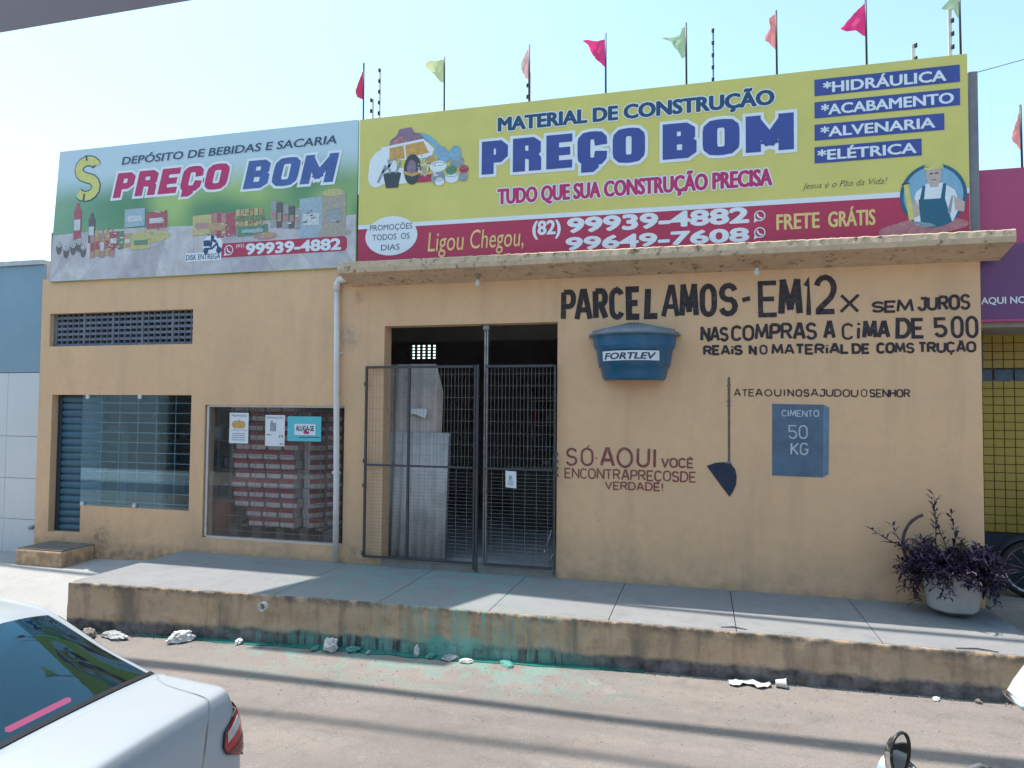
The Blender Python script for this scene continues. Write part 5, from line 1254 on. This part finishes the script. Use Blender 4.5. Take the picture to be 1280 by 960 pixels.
for p, d, ln, dr in (((2.30,-.25,.55),(-.35,.1,1),.55,.0),((2.24,-.2,.5),(-.1,.1,1),.62,-.01),((2.36,-.25,.5),(.2,.05,1),.45,.03),((2.18,-.25,.45),(-1,.1,.5),.60,-.04),((2.18,-.3,.45),(-1,.0,.35),.56,-.06),
      ((2.2,-.3,.42),(-1,0,.1),.42,.10),((2.2,-.22,.45),(-.9,0,.0),.42,.24),((2.15,-.2,.4),(-.6,0,-.6),.36,.1),((2.2,-.3,.45),(-1,-.1,.25),.5,.02)):
    shoot(p, d, ln, dr, 11)
stems.build('stems', M['stem'], pt); o = lf.build('foliage', [M['leaf'], M['leaf2']], pt); o['kind'] = 'stuff'

# ------------------------------------------------------------------ motorcycles
def motorcycle(lab, loc, rz, paint_m, grp=None, mirrors=(-1, 1)):
    t = thing('motorcycle', (0,0,0), lab, 'motorcycle', grp); O = Vector((0,0,0))
    ORG[t.name] = (0,0,0)
    for x in (-.62, .62):
        q = MB(); q.lathe([(.245,-.04),(.285,-.045),(.30,0),(.285,.045),(.245,.04)], (x,0,.30), 32, axis='y'); wh = q.build('wheel', M['rubber'], t)
        q = MB(); q.lathe([(.245,-.03),(.225,-.02),(.225,.02),(.245,.03)], (x,0,.30), 32, axis='y'); q.lathe([(0,-.05),(.05,-.05),(.05,.05),(0,.05)], (x,0,.30), 14, axis='y')
        for k in range(12):
            a = 2*pi*k/12; q.tube([(x+.04*cos(a),.02*(-1)**k,.30+.04*sin(a)),(x+.23*cos(a+.2),0,.30+.23*sin(a+.2))], .003, 4)
        q.build('rim', M['steel'], wh)
        q = MB(); vs = []
        for k in range(13):
            a = R(20+140*k/12) if x > 0 else R(10+120*k/12)
            for yy_, rr_ in ((-.06,.325),(-.045,.345),(.045,.345),(.06,.325)): vs.append((x+rr_*cos(a), yy_, .30+rr_*sin(a)))
        q.add(vs, [(4*k+j, 4*k+j+1, 4*k+5+j, 4*k+4+j) for k in range(12) for j in range(3)], True); q.build('mudguard', paint_m, t)
    for s_ in (-1, 1):
        q = MB(); q.tube([(.62,.075*s_,.30),(.46,.075*s_,.74),(.42,.075*s_,.88)], .02, 8); q.build('fork', M['steel'], t)
        q = MB(); q.tube([(-.62,.09*s_,.30),(-.50,.10*s_,.66)], .025, 8); q.build('shock_absorber', M['rubber'], t)
    q = MB(); q.tube([(.44,0,.82),(.1,0,.60),(-.2,0,.52),(-.62,.05,.30)], .03, 8); q.tube([(.44,0,.80),(.25,0,.35),(-.2,0,.25),(-.62,-.05,.30)], .025, 8); q.build('frame', M['blackpl'], t)
    q = MB(); q.tube([(.12,0,.33),(.12,0,.52)], [.11,.085], 10); q.box(-.2,.15,-.1,.1,.22,.40); q.build('engine', M['steel'], t, .01)
    q = MB(); q.tube([(.38,0,.70),(.30,0,.78),(.12,0,.79),(-.05,0,.72),(-.1,0,.68)], [.04,.12,.135,.10,.05], 14); q.build('fuel_tank', paint_m, t)
    q = MB(); q.tube([(-.02,0,.72),(-.12,0,.74),(-.45,0,.78),(-.70,0,.82),(-.76,0,.81)], [.05,.11,.12,.10,.04], 12); q.build('seat', M['rubber'], t)
    q = MB(); q.tube([(-.5,0,.66),(-.75,0,.72),(-.86,0,.74)], [.10,.08,.05], 10); q.build('tail', paint_m, t)
    q = MB(); q.tube([(-.86,0,.74),(-.89,0,.74)], [.05,.045], 10); q.build('rear_light', M['lred'], t)
    q = MB(); q.lathe([(0,.50),(.07,.50),(.09,.55),(.09,.60)], (0,0,.82), 18, axis='x'); q.build('headlight', M['chrome'], t)
    q = MB(); q.tube([(.30,-.36,.84),(.38,-.28,.88),(.42,-.1,.86),(.42,.1,.86),(.38,.28,.88),(.30,.36,.84)], .012, 8); q.build('handlebar', M['steel'], t)
    for s_ in (-1, 1):
        q = MB(); q.tube([(.34,.28*s_,.875),(.28,.39*s_,.835)], .018, 8); q.build('grip', M['rubber'], t)
        if s_ not in mirrors: continue
        q = MB(); q.tube([(.36,.26*s_,.88),(.37,.29*s_,.97),(.36,.33*s_,1.05)], .006, 6); q.build('mirror_stem', M['chrome'], t)
        q = MB(); c_ = Vector((.35,.34*s_,1.085))
        rim = [(c_.x-.012, c_.y+.056*s_*cos(a)*(1+.15*sin(a)), c_.z+.08*sin(a)) for a in [2*pi*k/28 for k in range(28)]]
        bk = [(c_.x+.02, c_.y+.05*s_*cos(a), c_.z+.065*sin(a)-.01) for a in [2*pi*k/28 for k in range(28)]]
        q.add(rim+bk+[(c_.x+.04, c_.y, c_.z-.02)], [(k, (k+1) % 28, 28+(k+1) % 28, 28+k) for k in range(28)]+[(28+k, 28+(k+1) % 28, 56) for k in range(28)], True)
        h = q.build('mirror', M['chrome'], t)
        q = MB(); q.tube([rim[k] for k in range(28)]+[rim[0], rim[1]], .006, 6); q.build('mirror_rim', M['blackpl'], h)
        q = MB(); q.add([(p[0]+.001, c_.y+(p[1]-c_.y)*.98, c_.z+(p[2]-c_.z)*.98) for p in rim], [tuple(range(28))]); q.build('mirror_glass', M['mirror'], h)
    q = MB(); q.tube([(.12,-.1,.30),(-.1,-.13,.22),(-.7,-.14,.30)], [.02,.03,.045], 10); q.build('exhaust', M['chrome'], t)
    q = MB(); q.tube([(-.05,.1,.25),(-.12,.26,.0)], .012, 6); q.build('side_stand', M['blackpl'], t)
    t.location = loc; t.rotation_euler = (0, 0, rz); return t
M['mirror'] = mat('mirror_glass', (.8,.8,.8), .03, 0, 1, metal=1.)
motorcycle('motorcycle whose mirror stands up in front of the road at the bottom right', (1.18,-5.09,-.42), R(135), M['blackpl'], None, (1,))
motorcycle('second motorcycle just beyond the right edge with a white helmet on its mirror', (1.92,-4.60,-.40), R(135), M['navy'])
motorcycle('dark motorcycle parked in the shade before the yellow tiles', (3.92,.50,.01), R(176), M['navy'])
# helmet hung on the other mirror
hm = thing('motorcycle_helmet', (1.3,-4.6,.62), 'white motorcycle helmet hanging on the bike at the right edge', 'helmet')
M['helmet'] = mat('helmet_shell', (.62,.58,.60), .25, .15, 5.)
hc = Vector((1.39,-4.6,.775)); rot = Matrix.Rotation(R(35), 3, 'Y') @ Matrix.Rotation(R(-10), 3, 'Z')
q = MB(); prof = [(0,.155)]+[(.135*sin(R(a)), .02+.135*cos(R(a))) for a in range(10, 95, 8)]+[(.132,-.05),(.125,-.10)]
q.lathe(prof, (0,0,0), 32); q.v = [tuple(hc+rot@Vector(v)) for v in q.v]; q.build('shell', M['helmet'], hm)
q = MB(); q.lathe([(.122,-.10),(.132,-.098),(.134,-.118),(.124,-.124),(.11,-.12),(.11,-.10),(.09,-.02)], (0,0,0), 32); q.v = [tuple(hc+rot@Vector(v)) for v in q.v]; q.build('edge_trim', M['chrome'], hm)

# ------------------------------------------------------------------ white sedan
car = thing('parked_car', (-4.30,-5.83,-.475), 'white sedan with tinted rear window parked on the street at the bottom left', 'car')
C0 = Vector((-4.30,-5.83,-.475))
def station(X, sill, wid, sh, deck, dw, top, tw):
    """half section: sill z, body half width, shoulder z, deck z, deck half width, roof z, roof half width"""
    return [(wid*.90, sill), (wid*.985, sill+.12), (wid, (sill+sh)*.5), (wid*.985, sh-.10), (wid*.955, sh-.02), (dw+.02, deck-.014), (dw, deck), (tw+.035*min(1, (top-deck)/.2), deck+max(top-deck-.055, (top-deck)*.5)), (tw-.02, deck+max(top-deck-.022, (top-deck)*.8)), (tw*.6, top+.010), (0, top+.018)]
# X from the rear (+) to the front (-)
ST = [(2.185,.34,.70,.62,.66,.60,.67,.45),(2.18,.32,.78,.72,.80,.66,.81,.5),(2.165,.30,.82,.84,.93,.70,.94,.55),(2.14,.28,.845,.93,1.03,.725,1.04,.6),(2.10,.27,.86,.97,1.066,.742,1.074,.62),(1.95,.25,.872,1.0,1.082,.752,1.092,.64),(1.87,.24,.88,1.0,1.087,.758,1.097,.66),
      (1.79,.22,.885,1.0,1.09,.765,1.10,.70),(1.745,.22,.885,1.0,1.092,.77,1.108,.735),(1.53,.22,.89,1.0,1.085,.775,1.25,.68),(1.27,.22,.89,.99,1.07,.78,1.415,.62),(1.12,.22,.89,.98,1.06,.78,1.46,.60),(.7,.22,.89,.97,1.03,.78,1.50,.60),(.2,.22,.89,.96,1.0,.78,1.51,.60),
      (-.3,.22,.89,.95,.98,.78,1.455,.60),(-.5,.22,.89,.94,.97,.78,1.42,.59),(-1.15,.22,.885,.92,.99,.76,1.0,.62),(-1.5,.22,.88,.88,.93,.72,.94,.55),(-1.95,.26,.84,.78,.83,.66,.84,.5),(-2.12,.32,.78,.66,.72,.58,.73,.4),(-2.2,.38,.70,.58,.6,.5,.61,.3)]
def section(s):
    h = station(*s); P = [Vector((s[0], y, z)) for y, z in h]
    return P+[Vector((p.x, -p.y, p.z)) for p in P[-2::-1]]
secs = [section(s) for s in ST]; ns = len(secs[0])
body = MB(); parts_ = {'rear_window': MB(), 'windscreen': MB(), 'side_window': MB()}
def reg(i, j):
    a, b = ST[i][0], ST[i+1][0]; jj = min(j, ns-2-j)
    if jj >= 8 and a <= 1.75 and b >= 1.26 : return 'rear_window'
    if jj >= 8 and a <= -.49 and b >= -1.16: return 'windscreen'
    if jj == 6 and a <= 1.28 and b >= -.51: return 'side_window'
    return None
def crom(P, n, sharp=()):
    """Catmull-Rom refinement of a list of vectors, n pieces a span; spans touching a sharp index stay straight there"""
    out = []
    for i in range(len(P)-1):
        p1, p2 = P[i], P[i+1]
        p0 = P[i-1] if i > 0 and i not in sharp else p1*2-p2
        p3 = P[i+2] if i+2 < len(P) and i+1 not in sharp else p2*2-p1
        for k in range(n):
            t = k/n; out.append(.5*((2*p1)+(p2-p0)*t+(2*p0-5*p1+4*p2-p3)*t*t+(3*p1-p0-3*p2+p3)*t**3))
    out.append(P[-1].copy()); return out
NF = 4
fine = [crom(s, NF, (6, ns-7)) for s in secs]
cols = [crom([fine[i][j] for i in range(len(secs))], NF, (6, 7)) for j in range(len(fine[0]))]
NI, NJ = len(cols[0]), len(cols)
Wf = [[C0+cols[j][i] for j in range(NJ)] for i in range(NI)]
def add_patch(q, ok):
    idx = {}
    vs = []; fs = []
    for i in range(NI-1):
        for j in range(NJ-1):
            if not ok(i, j): continue
            f_ = []
            for a_, b_ in ((i,j),(i+1,j),(i+1,j+1),(i,j+1)):
                if (a_, b_) not in idx: idx[(a_, b_)] = len(vs); vs.append(Wf[a_][b_])
                f_.append(idx[(a_, b_)])
            fs.append(tuple(f_))
    q.add(vs, fs, True)
for nme, q in parts_.items(): add_patch(q, lambda i, j, nme=nme: reg(i//NF, j//NF) == nme)
add_patch(body, lambda i, j: reg(i//NF, j//NF) is None)
o_ = len(body.v); body.add([Wf[0][j] for j in range(NJ)], [tuple(range(NJ))]); body.add([Wf[-1][j] for j in range(NJ)], [tuple(range(NJ))[::-1]])
body.add([Wf[i][0] for i in range(NI)]+[Wf[i][-1] for i in range(NI)], [(i, NI+i, NI+i+1, i+1) for i in range(NI-1)])
def weld(o, d=.0005):
    bm = bmesh.new(); bm.from_mesh(o.data); bmesh.ops.remove_doubles(bm, verts=bm.verts, dist=d); bmesh.ops.recalc_face_normals(bm, faces=bm.faces); bm.to_mesh(o.data); bm.free()
b_ = body.build('body', M['carpaint'], car); weld(b_)
for nme, q in parts_.items():
    o = q.build(nme, M['carglass'], car); weld(o)
# dark printed border of the rear window: strips lying just above the glass
def surf(X, fy, lift=.004):
    """point on the upper skin at length X (from the car centre), fy = fraction across (-1 near side .. 1 far side)"""
    best = None
    for i in range(NI-1):
        x0_, x1_ = Wf[i][NJ//2].x-C0.x, Wf[i+1][NJ//2].x-C0.x
        if x1_ <= X <= x0_:
            t = (X-x0_)/(x1_-x0_) if x1_ != x0_ else 0
            row = [Wf[i][j].lerp(Wf[i+1][j], t) for j in range(NJ)]
            j0, j1 = 7*NF, NJ-1-7*NF
            u = (1-fy)/2*(j1-j0)+j0 if True else 0
            k = min(int(u), j1-1); p = row[k].lerp(row[k+1], u-k); return p+Vector((.6, 0, .8))*lift
    return None
rw = [o for o in car.children if o.name.startswith('rear_window')][0]
q = MB(); vs = []
for k in range(33):
    fy = -1+2*k/32; vs += [surf(1.742, fy), surf(1.724, fy)]
q.add(vs, [(2*k, 2*k+1, 2*k+3, 2*k+2) for k in range(32)], True)
for fy0, fy1 in ((.995, .90), (-.995, -.90)):
    vs = []
    for k in range(21):
        X = 1.735-.45*k/20; vs += [surf(X, fy0), surf(X, fy1)]
    q.add(vs, [(2*k, 2*k+1, 2*k+3, 2*k+2) for k in range(20)], True)
q.build('window_border', M['blackpl'], rw)
for fy in (.93, -.93):     # boot lid shut lines
    q = MB(); vs = []
    for k in range(21):
        X = 1.76+.34*k/20; vs += [surf(X, fy, .0015), surf(X, fy-.012, .0015)]
    q.add(vs, [(2*k, 2*k+2, 2*k+3, 2*k+1) for k in range(20)], True); q.build('boot_shut_line', M['blackpl'], car)
q = MB(); p_ = surf(1.15, 0, 0); q.tube([p_, p_+Vector((.07,0,.05)), p_+Vector((.20,0,.13))], [.012,.006,.003], 6); q.build('antenna', M['blackpl'], car)
# interior
q = MB(); q.box(C0.x+1.05, C0.x+1.60, C0.y-.62, C0.y+.62, C0.z+.86, C0.z+.94); q.build('parcel_shelf', M['dark'], car)
q = MB(); q.box(C0.x+.85, C0.x+1.05, C0.y-.6, C0.y+.6, C0.z+.5, C0.z+1.12); q.build('rear_seat', M['dark'], car, .04)
for sy in (-.36, .36):
    q = MB(); q.box(C0.x-.15, C0.x+.05, C0.y+sy-.23, C0.y+sy+.23, C0.z+.5, C0.z+1.1); q.box(C0.x-.10, C0.x+.0, C0.y+sy-.12, C0.y+sy+.12, C0.z+1.12, C0.z+1.3); q.build('front_seat', M['dark'], car, .04)
q = MB(); q.box(C0.x+1.60, C0.x+1.625, -5.76, -5.46, C0.z+1.108, C0.z+1.126); q.build('high_brake_light', M['ledred'], car, .004)
# wheels, arches, bumper line, plate
for wx in (-1.32, 1.28):
    for sy in (-1, 1):
        q = MB(); yy = C0.y+sy*.80; c_ = (C0.x+wx, yy, C0.z+.31)
        q.lathe([(.20,-.09),(.29,-.10),(.31,-.07),(.31,.07),(.29,.10),(.20,.09)], c_, 32, axis='y'); wl = q.build('wheel', M['rubber'], car)
        q = MB(); q.lathe([(0,sy*.095),(.05,sy*.10),(.06,sy*.085),(.18,sy*.08),(.20,sy*.095),(.205,0)], c_, 28, axis='y')
        for k in range(5):
            a = 2*pi*k/5; q.obox((c_[0]+.12*cos(a), yy+sy*.095, c_[2]+.12*sin(a)), (.07*cos(a),0,.07*sin(a)), (0,.012,0), (-.02*sin(a),0,.02*cos(a)))
        q.build('rim', M['steel'], wl)
        q = MB(); q.lathe([(.325,sy*.096),(.36,sy*.094),(.36,sy*.08)], c_, 32, 0, pi, axis='y'); q.build('wheel_arch', M['blackpl'], car)
q = MB(); q.box(C0.x+2.155, C0.x+2.175, C0.y-.26, C0.y+.26, C0.z+.60, C0.z+.72); q.build('number_plate', M['paper'], car)
q = MB(); q.box(C0.x+2.03, C0.x+2.17, C0.y-.74, C0.y+.74, C0.z+.30, C0.z+.38); q.build('bumper_insert', M['blackpl'], car)
# tail lights wrapping the rear corners: three lens colours on a curved face
from mathutils.bvhtree import BVHTree
bt = BVHTree.FromPolygons([Vector(v) for v in body.v], body.f)
def rear_pt(fy, z, lift=.0):
    """point on the rear corner of the body: fy = offset from the car's middle measured on a line square to the corner"""
    sy = 1 if fy > 0 else -1; d = Vector((-1, -.75*sy, 0)).normalized()
    s_ = Vector((-.75, 1*sy, 0)).normalized()           # sideways along the corner
    o_ = Vector((C0.x+2.02, C0.y+sy*.74, C0.z+z))+s_*((abs(fy)-.765)*1.6)-d*2
    h = bt.ray_cast(o_, d, 4)
    p = h[0] if h[0] is not None else o_+d*2.1
    return p-d*(.004+lift*.6)
def tail_light(sy):
    O = [(.66,.87),(.70,.905),(.78,.985),(.86,.80),(.872,.72),(.83,.60),(.79,.52),(.745,.50),(.67,.60),(.645,.72)]
    O = TL_OUT
    def patch(P, lift):
        q = MB(); cy_ = sum(p[0] for p in P)/len(P); cz_ = sum(p[1] for p in P)/len(P)
        ring = []
        for a, b in zip(P, P[1:]+P[:1]):
            for k in range(5): ring.append((a[0]+(b[0]-a[0])*k/5, a[1]+(b[1]-a[1])*k/5))
        n_ = len(ring); vs = []
        for kk in (1, .75, .5, .25): vs += [rear_pt(sy*(cy_+(y-cy_)*kk), cz_+(z-cz_)*kk, lift+(.008 if kk < 1 else 0)) for y, z in ring]
        vs.append(rear_pt(sy*cy_, cz_, lift+.008))
        fs = [(j*n_+k, j*n_+(k+1) % n_, (j+1)*n_+(k+1) % n_, (j+1)*n_+k) for j in range(3) for k in range(n_)]+[(3*n_+k, 3*n_+(k+1) % n_, 4*n_) for k in range(n_)]
        q.add(vs, fs, True); return q
    lt = patch(TL_OUT, .012).build('tail_light', M['lred'], car)
    patch(TL_CLEAR, .018).build('reversing_lens', M['lclear'], lt)
    patch(TL_DARK, .0155).build('lower_lens', M['ldark'], lt)
    q = MB(); P = [rear_pt(sy*y, z, .014) for y, z in TL_OUT]; q.tube(P+[P[0]], .004, 5); q.build('lens_seal', M['blackpl'], lt)
TL_OUT = [(.64,0),(.82,.15),(.95,.4),(.98,.6),(.9,.78),(.6,.92),(.42,1),(.05,.75),(0,.6),(.05,.38),(.4,.18)]
TL_CLEAR = [(.09,.40),(.38,.25),(.47,.42),(.30,.50),(.07,.58)]
TL_DARK = [(.05,.73),(.30,.66),(.60,.60),(.95,.52),(.96,.62),(.88,.77),(.6,.90),(.42,.97)]
for L_ in (TL_OUT, TL_CLEAR, TL_DARK): L_[:] = [(.655+.21*y_, 1.0-.265*z_) for y_, z_ in L_]
tail_light(1); tail_light(-1)

car.rotation_euler = (0, 0, R(4)); car.location = (-4.242, -5.977, -.475)   # parked slightly askew
# ------------------------------------------------------------------ litter in the gutter
def lump(name, x, y, r, m, lab, cat, sq=(1,1,.75), seed=0, grp=None):
    bm = bmesh.new(); bmesh.ops.create_icosphere(bm, subdivisions=4, radius=1)
    for v in bm.verts:
        n_ = v.co.normalized(); k = 1+.35*noise.noise(n_*1.6+Vector((seed*3.1, 0, 0)))+.2*noise.noise(n_*4+Vector((seed, 4, 0)))-.16*abs(noise.noise(n_*9+Vector((seed, 7, 0))))
        v.co = Vector((n_.x*sq[0], n_.y*sq[1], n_.z*sq[2]))*k*r
    me = bpy.data.meshes.new(name); bm.to_mesh(me); bm.free(); me.materials.append(M[m])
    for p in me.polygons: p.use_smooth = False
    o = bpy.data.objects.new(name, me); COL.objects.link(o); o.location = (x, y, road_z(x)+r*sq[2]*.72); o.rotation_euler = (0, 0, seed)
    return tag(o, lab, cat, grp)
LT = [
 ('plastic_bag',-3.54,-1.67,.085,'litter','crumpled white plastic bag, roundest lump at the foot of the kerb','plastic bag',(1,.8,.85),2),
 ('plastic_bag',-5.18,-1.80,.10,'litter','white lump of plastic left of the drain outlet','plastic bag',(1.25,.7,.65),4),
 ('plastic_bag',-5.95,-1.86,.085,'litgrey','grey white crumpled film beside the far end of the kerb','plastic bag',(2.1,.8,.45),6),
 ('plastic_bag',-6.25,-1.90,.075,'rubble','dirty crumpled film by the kerb corner nearest the car roof','plastic bag',(1.3,.8,.7),9),
 ('litter_lump',-4.56,-1.70,.045,'litter','small pale scrap below the drain outlet','litter',(1.3,.8,.7),5),
 ('litter_lump',-3.70,-1.68,.04,'litteal','green stained scrap just left of the round white bag','litter',(1.9,.8,.5),8),
 ('litter_lump',-3.30,-1.66,.05,'litteal','green stained scrap just right of the round white bag','litter',(1.3,.8,.7),10),
 ('litter_lump',-3.13,-1.66,.03,'litgrey','tiny grey scrap right of the green stained one','litter',(1.3,.8,.6),11),
 ('paper_cup',-2.645,-1.62,.045,'litter','upright white scrap leaning on the green splash','litter',(.6,.6,1.4),12),
 ('litter_lump',-2.50,-1.62,.045,'litteal','pale green scrap right of the upright white one','litter',(1.2,.8,.6),14),
 ('litter_lump',-2.30,-1.62,.055,'litgrey','flat grey scrap under the green splash','litter',(1.5,.9,.5),13),
 ('litter_lump',-2.13,-1.66,.045,'litter','small white scrap at the right end of the green splash','litter',(1.4,.9,.5),16),
 ('litter_lump',-1.75,-1.62,.05,'litteal','flat green scrap farthest right under the green streaks','litter',(2.2,.9,.35),18),
 ('litter_lump',1.82,-1.55,.03,'litter','small white scrap in the gutter below the plant end of the kerb','litter',(1.6,.8,.4),20),
 ('litter_lump',2.12,-1.54,.022,'rubble','small pebble farthest right in the gutter','litter',(1.2,1,.8),21),
]
for a in LT: lump(a[0], a[1], a[2], a[3], a[4], a[5], a[6], a[7], a[8])
cu = thing('paper_cup', (.66,-1.58,-.40), 'white paper cup lying on its side in the gutter', 'cup')
q = MB(); q.tube([(.60,-1.58,-.372),(.68,-1.585,-.365)], [.028,.038], 16, cap=False); q.tube([(.60,-1.58,-.372),(.602,-1.58,-.372)], .028, 16); q.build('cup_body', M['litter'], cu)
q = MB(); q.tube([(.678,-1.585,-.365),(.686,-1.586,-.364)], .041, 16, cap=False); q.build('cup_rim', M['paper'], cu)
q = MB(); vs = []
for k in range(13):
    x = .22+.34*k/12
    for j in range(4): vs.append((x, -1.54-.035*j-.03*sin(k*.9), road_z(x)+.012+.012*abs(noise.noise(Vector((k*.8, j*1.1, 4))))*3))
q.add(vs, [(4*k+j, 4*k+4+j, 4*k+5+j, 4*k+1+j)[::-1] for k in range(12) for j in range(3)], True)
tag(q.build('cloth_strip', M['litter']), 'thin white strip of rag lying left of the paper cup', 'rag')
q = MB(); rnd = random.Random(3)
for k in range(420):
    x = rnd.uniform(-6.4, 2.5); y = kerb_y(x)-abs(rnd.gauss(0, .035))-.005; r_ = rnd.uniform(.004, .016)*(1.6 if x < -5.6 else 1); z_ = road_z(x)
    a = rnd.uniform(0, 3)
    pts = [(x+r_*cos(a+t)*rnd.uniform(.7,1.2), y+r_*sin(a+t)*rnd.uniform(.7,1.2), z_+.001) for t in (0, 2.1, 4.2)]+[(x+r_*.2, y, z_+r_*rnd.uniform(.6,1.3))]
    q.add(pts, [(0,1,3),(1,2,3),(2,0,3)])
for k in range(380):
    x = rnd.uniform(-5, 3.2); y = -1.7-abs(rnd.gauss(0, .7))-.02; r_ = rnd.uniform(.003, .010); z_ = road_z(x)
    q.add([(x+r_*cos(t), y+r_*sin(t), z_+.0005) for t in (0, 2.1, 4.2)]+[(x, y, z_+r_*.9)], [(0,1,3),(1,2,3),(2,0,3)])
tag(q.build('gutter_debris', M['rubble']), 'grit and small rubble along the foot of the kerb', 'grit', None, 'stuff')
q = MB()
for k in range(60):
    x = rnd.choice([-4.25,-4.15,-4.05]+[rnd.uniform(-1.9,-.2)]); x += rnd.uniform(-.05,.05); y = kerb_y(x)-.02-rnd.uniform(0,.03); z_ = road_z(x)
    h = rnd.uniform(.015,.05); dx, dy = rnd.uniform(-.03,.03), rnd.uniform(-.03,.01)
    q.add([(x-.003,y,z_),(x+.003,y,z_),(x+dx,y+dy,z_+h)], [(0,1,2)])
tag(q.build('weeds', mat('weed_green', (.05,.12,.05), .8, .4, 9.)), 'sparse weeds growing in the gutter crack', 'weeds', None, 'stuff')
for k, (x, y, ln) in enumerate(((.16,-1.40,.22),(2.0,-1.43,.30))):
    q = MB(); q.tube([(x,y,.006),(x+ln*.5,y+.018,.012),(x+ln,y-.01,.006)], [.004,.007,.003], 5); tag(q.build('twig', M['stem']), 'dry twig lying on the pavement edge '+('near the middle joint' if k == 0 else 'below the potted plant'), 'twig')

# ------------------------------------------------------------------ overhead: awning of the near shop, street cables, added unseen shade sheet (above the frame, cast the shadows on the ground)
aw = thing('near_awning', (-4,-7.5,3.0), 'grey awning edge overhead at the upper left corner', 'awning')
q = MB(); q.add([(-9,-6.45,3.0),(-.2,-6.45,3.0),(-.2,-6.45,3.06),(-9,-6.45,3.06),(-9,-6.60,3.0),(-.2,-6.60,3.0),(-.2,-6.6,3.06),(-9,-6.6,3.06)], [(0,3,2,1),(4,5,6,7),(0,1,5,4),(3,7,6,2),(0,4,7,3),(1,2,6,5)]); q.build('edge_beam', M['awn'], aw)
q = MB(); q.box(-9,-.2,-8.9,-6.605,3.03,3.05); q.build('roof_sheet', M['signsky'], aw)
for x in (-8.5,-.4):
    q = MB(); q.box(x-.03,x+.03,-9.0,-8.9,-.3,3.04); q.build('awning_post', M['awn'], aw)
T = to_sun.z/to_sun.y
def cable_over(y_ground, zg, h, x0=-24, x1=24, r=.03, n=1, lab='', sag=.0, slope=0.):
    """cable bundle running along the street at height h whose shadow falls on y_ground"""
    yc = y_ground+(h-zg)/T
    q = MB()
    for k in range(n):
        q.tube([(x, yc+slope*(x+2.5)+.055*k-.08*(n > 1)+.05*sin(x*.7+k), h+sag*((x/20)**2)+.03*k) for x in range(x0, x1+1, 2)], r, 8)
    return tag(q.build('overhead_cable', M['cable']), lab, 'cable', 'overhead street cables')
cable_over(-.97, 0, 10.2, r=.05, slope=-.042, lab='cable bundle high over the facade, nearest the shop')
cable_over(-2.50, -.45, 9.4, slope=-.02, r=.055, n=2, lab='thick twisted cable bundle over the road')
cable_over(-3.3, -.45, 15, slope=-.03, r=.04, lab='thin cable over the middle of the road')
Tv = to_sun/to_sun.z
def shade_at(x, y, zg, h): return (x+Tv.x*(h-zg), y+Tv.y*(h-zg), h)
bn = thing('shade_sheet', (0,0,8.3), 'added unseen cloth sheet overhead, shaped to shade part of the pavement', 'shade sheet')
P = [shade_at(x, y, 0, 8.4) for x, y in ((-4.12,-.55),(-4.55,-1.75),(-2.45,-1.75),(-1.95,-.55))]  # added unseen sheet, its outline projected back from the pavement's shaded patch
q = MB(); q.add(P+[(p[0],p[1],p[2]+.01) for p in P], [(0,1,2,3),(7,6,5,4),(0,4,5,1),(1,5,6,2),(2,6,7,3),(3,7,4,0)]); q.build('cloth', M['cloth'], bn)
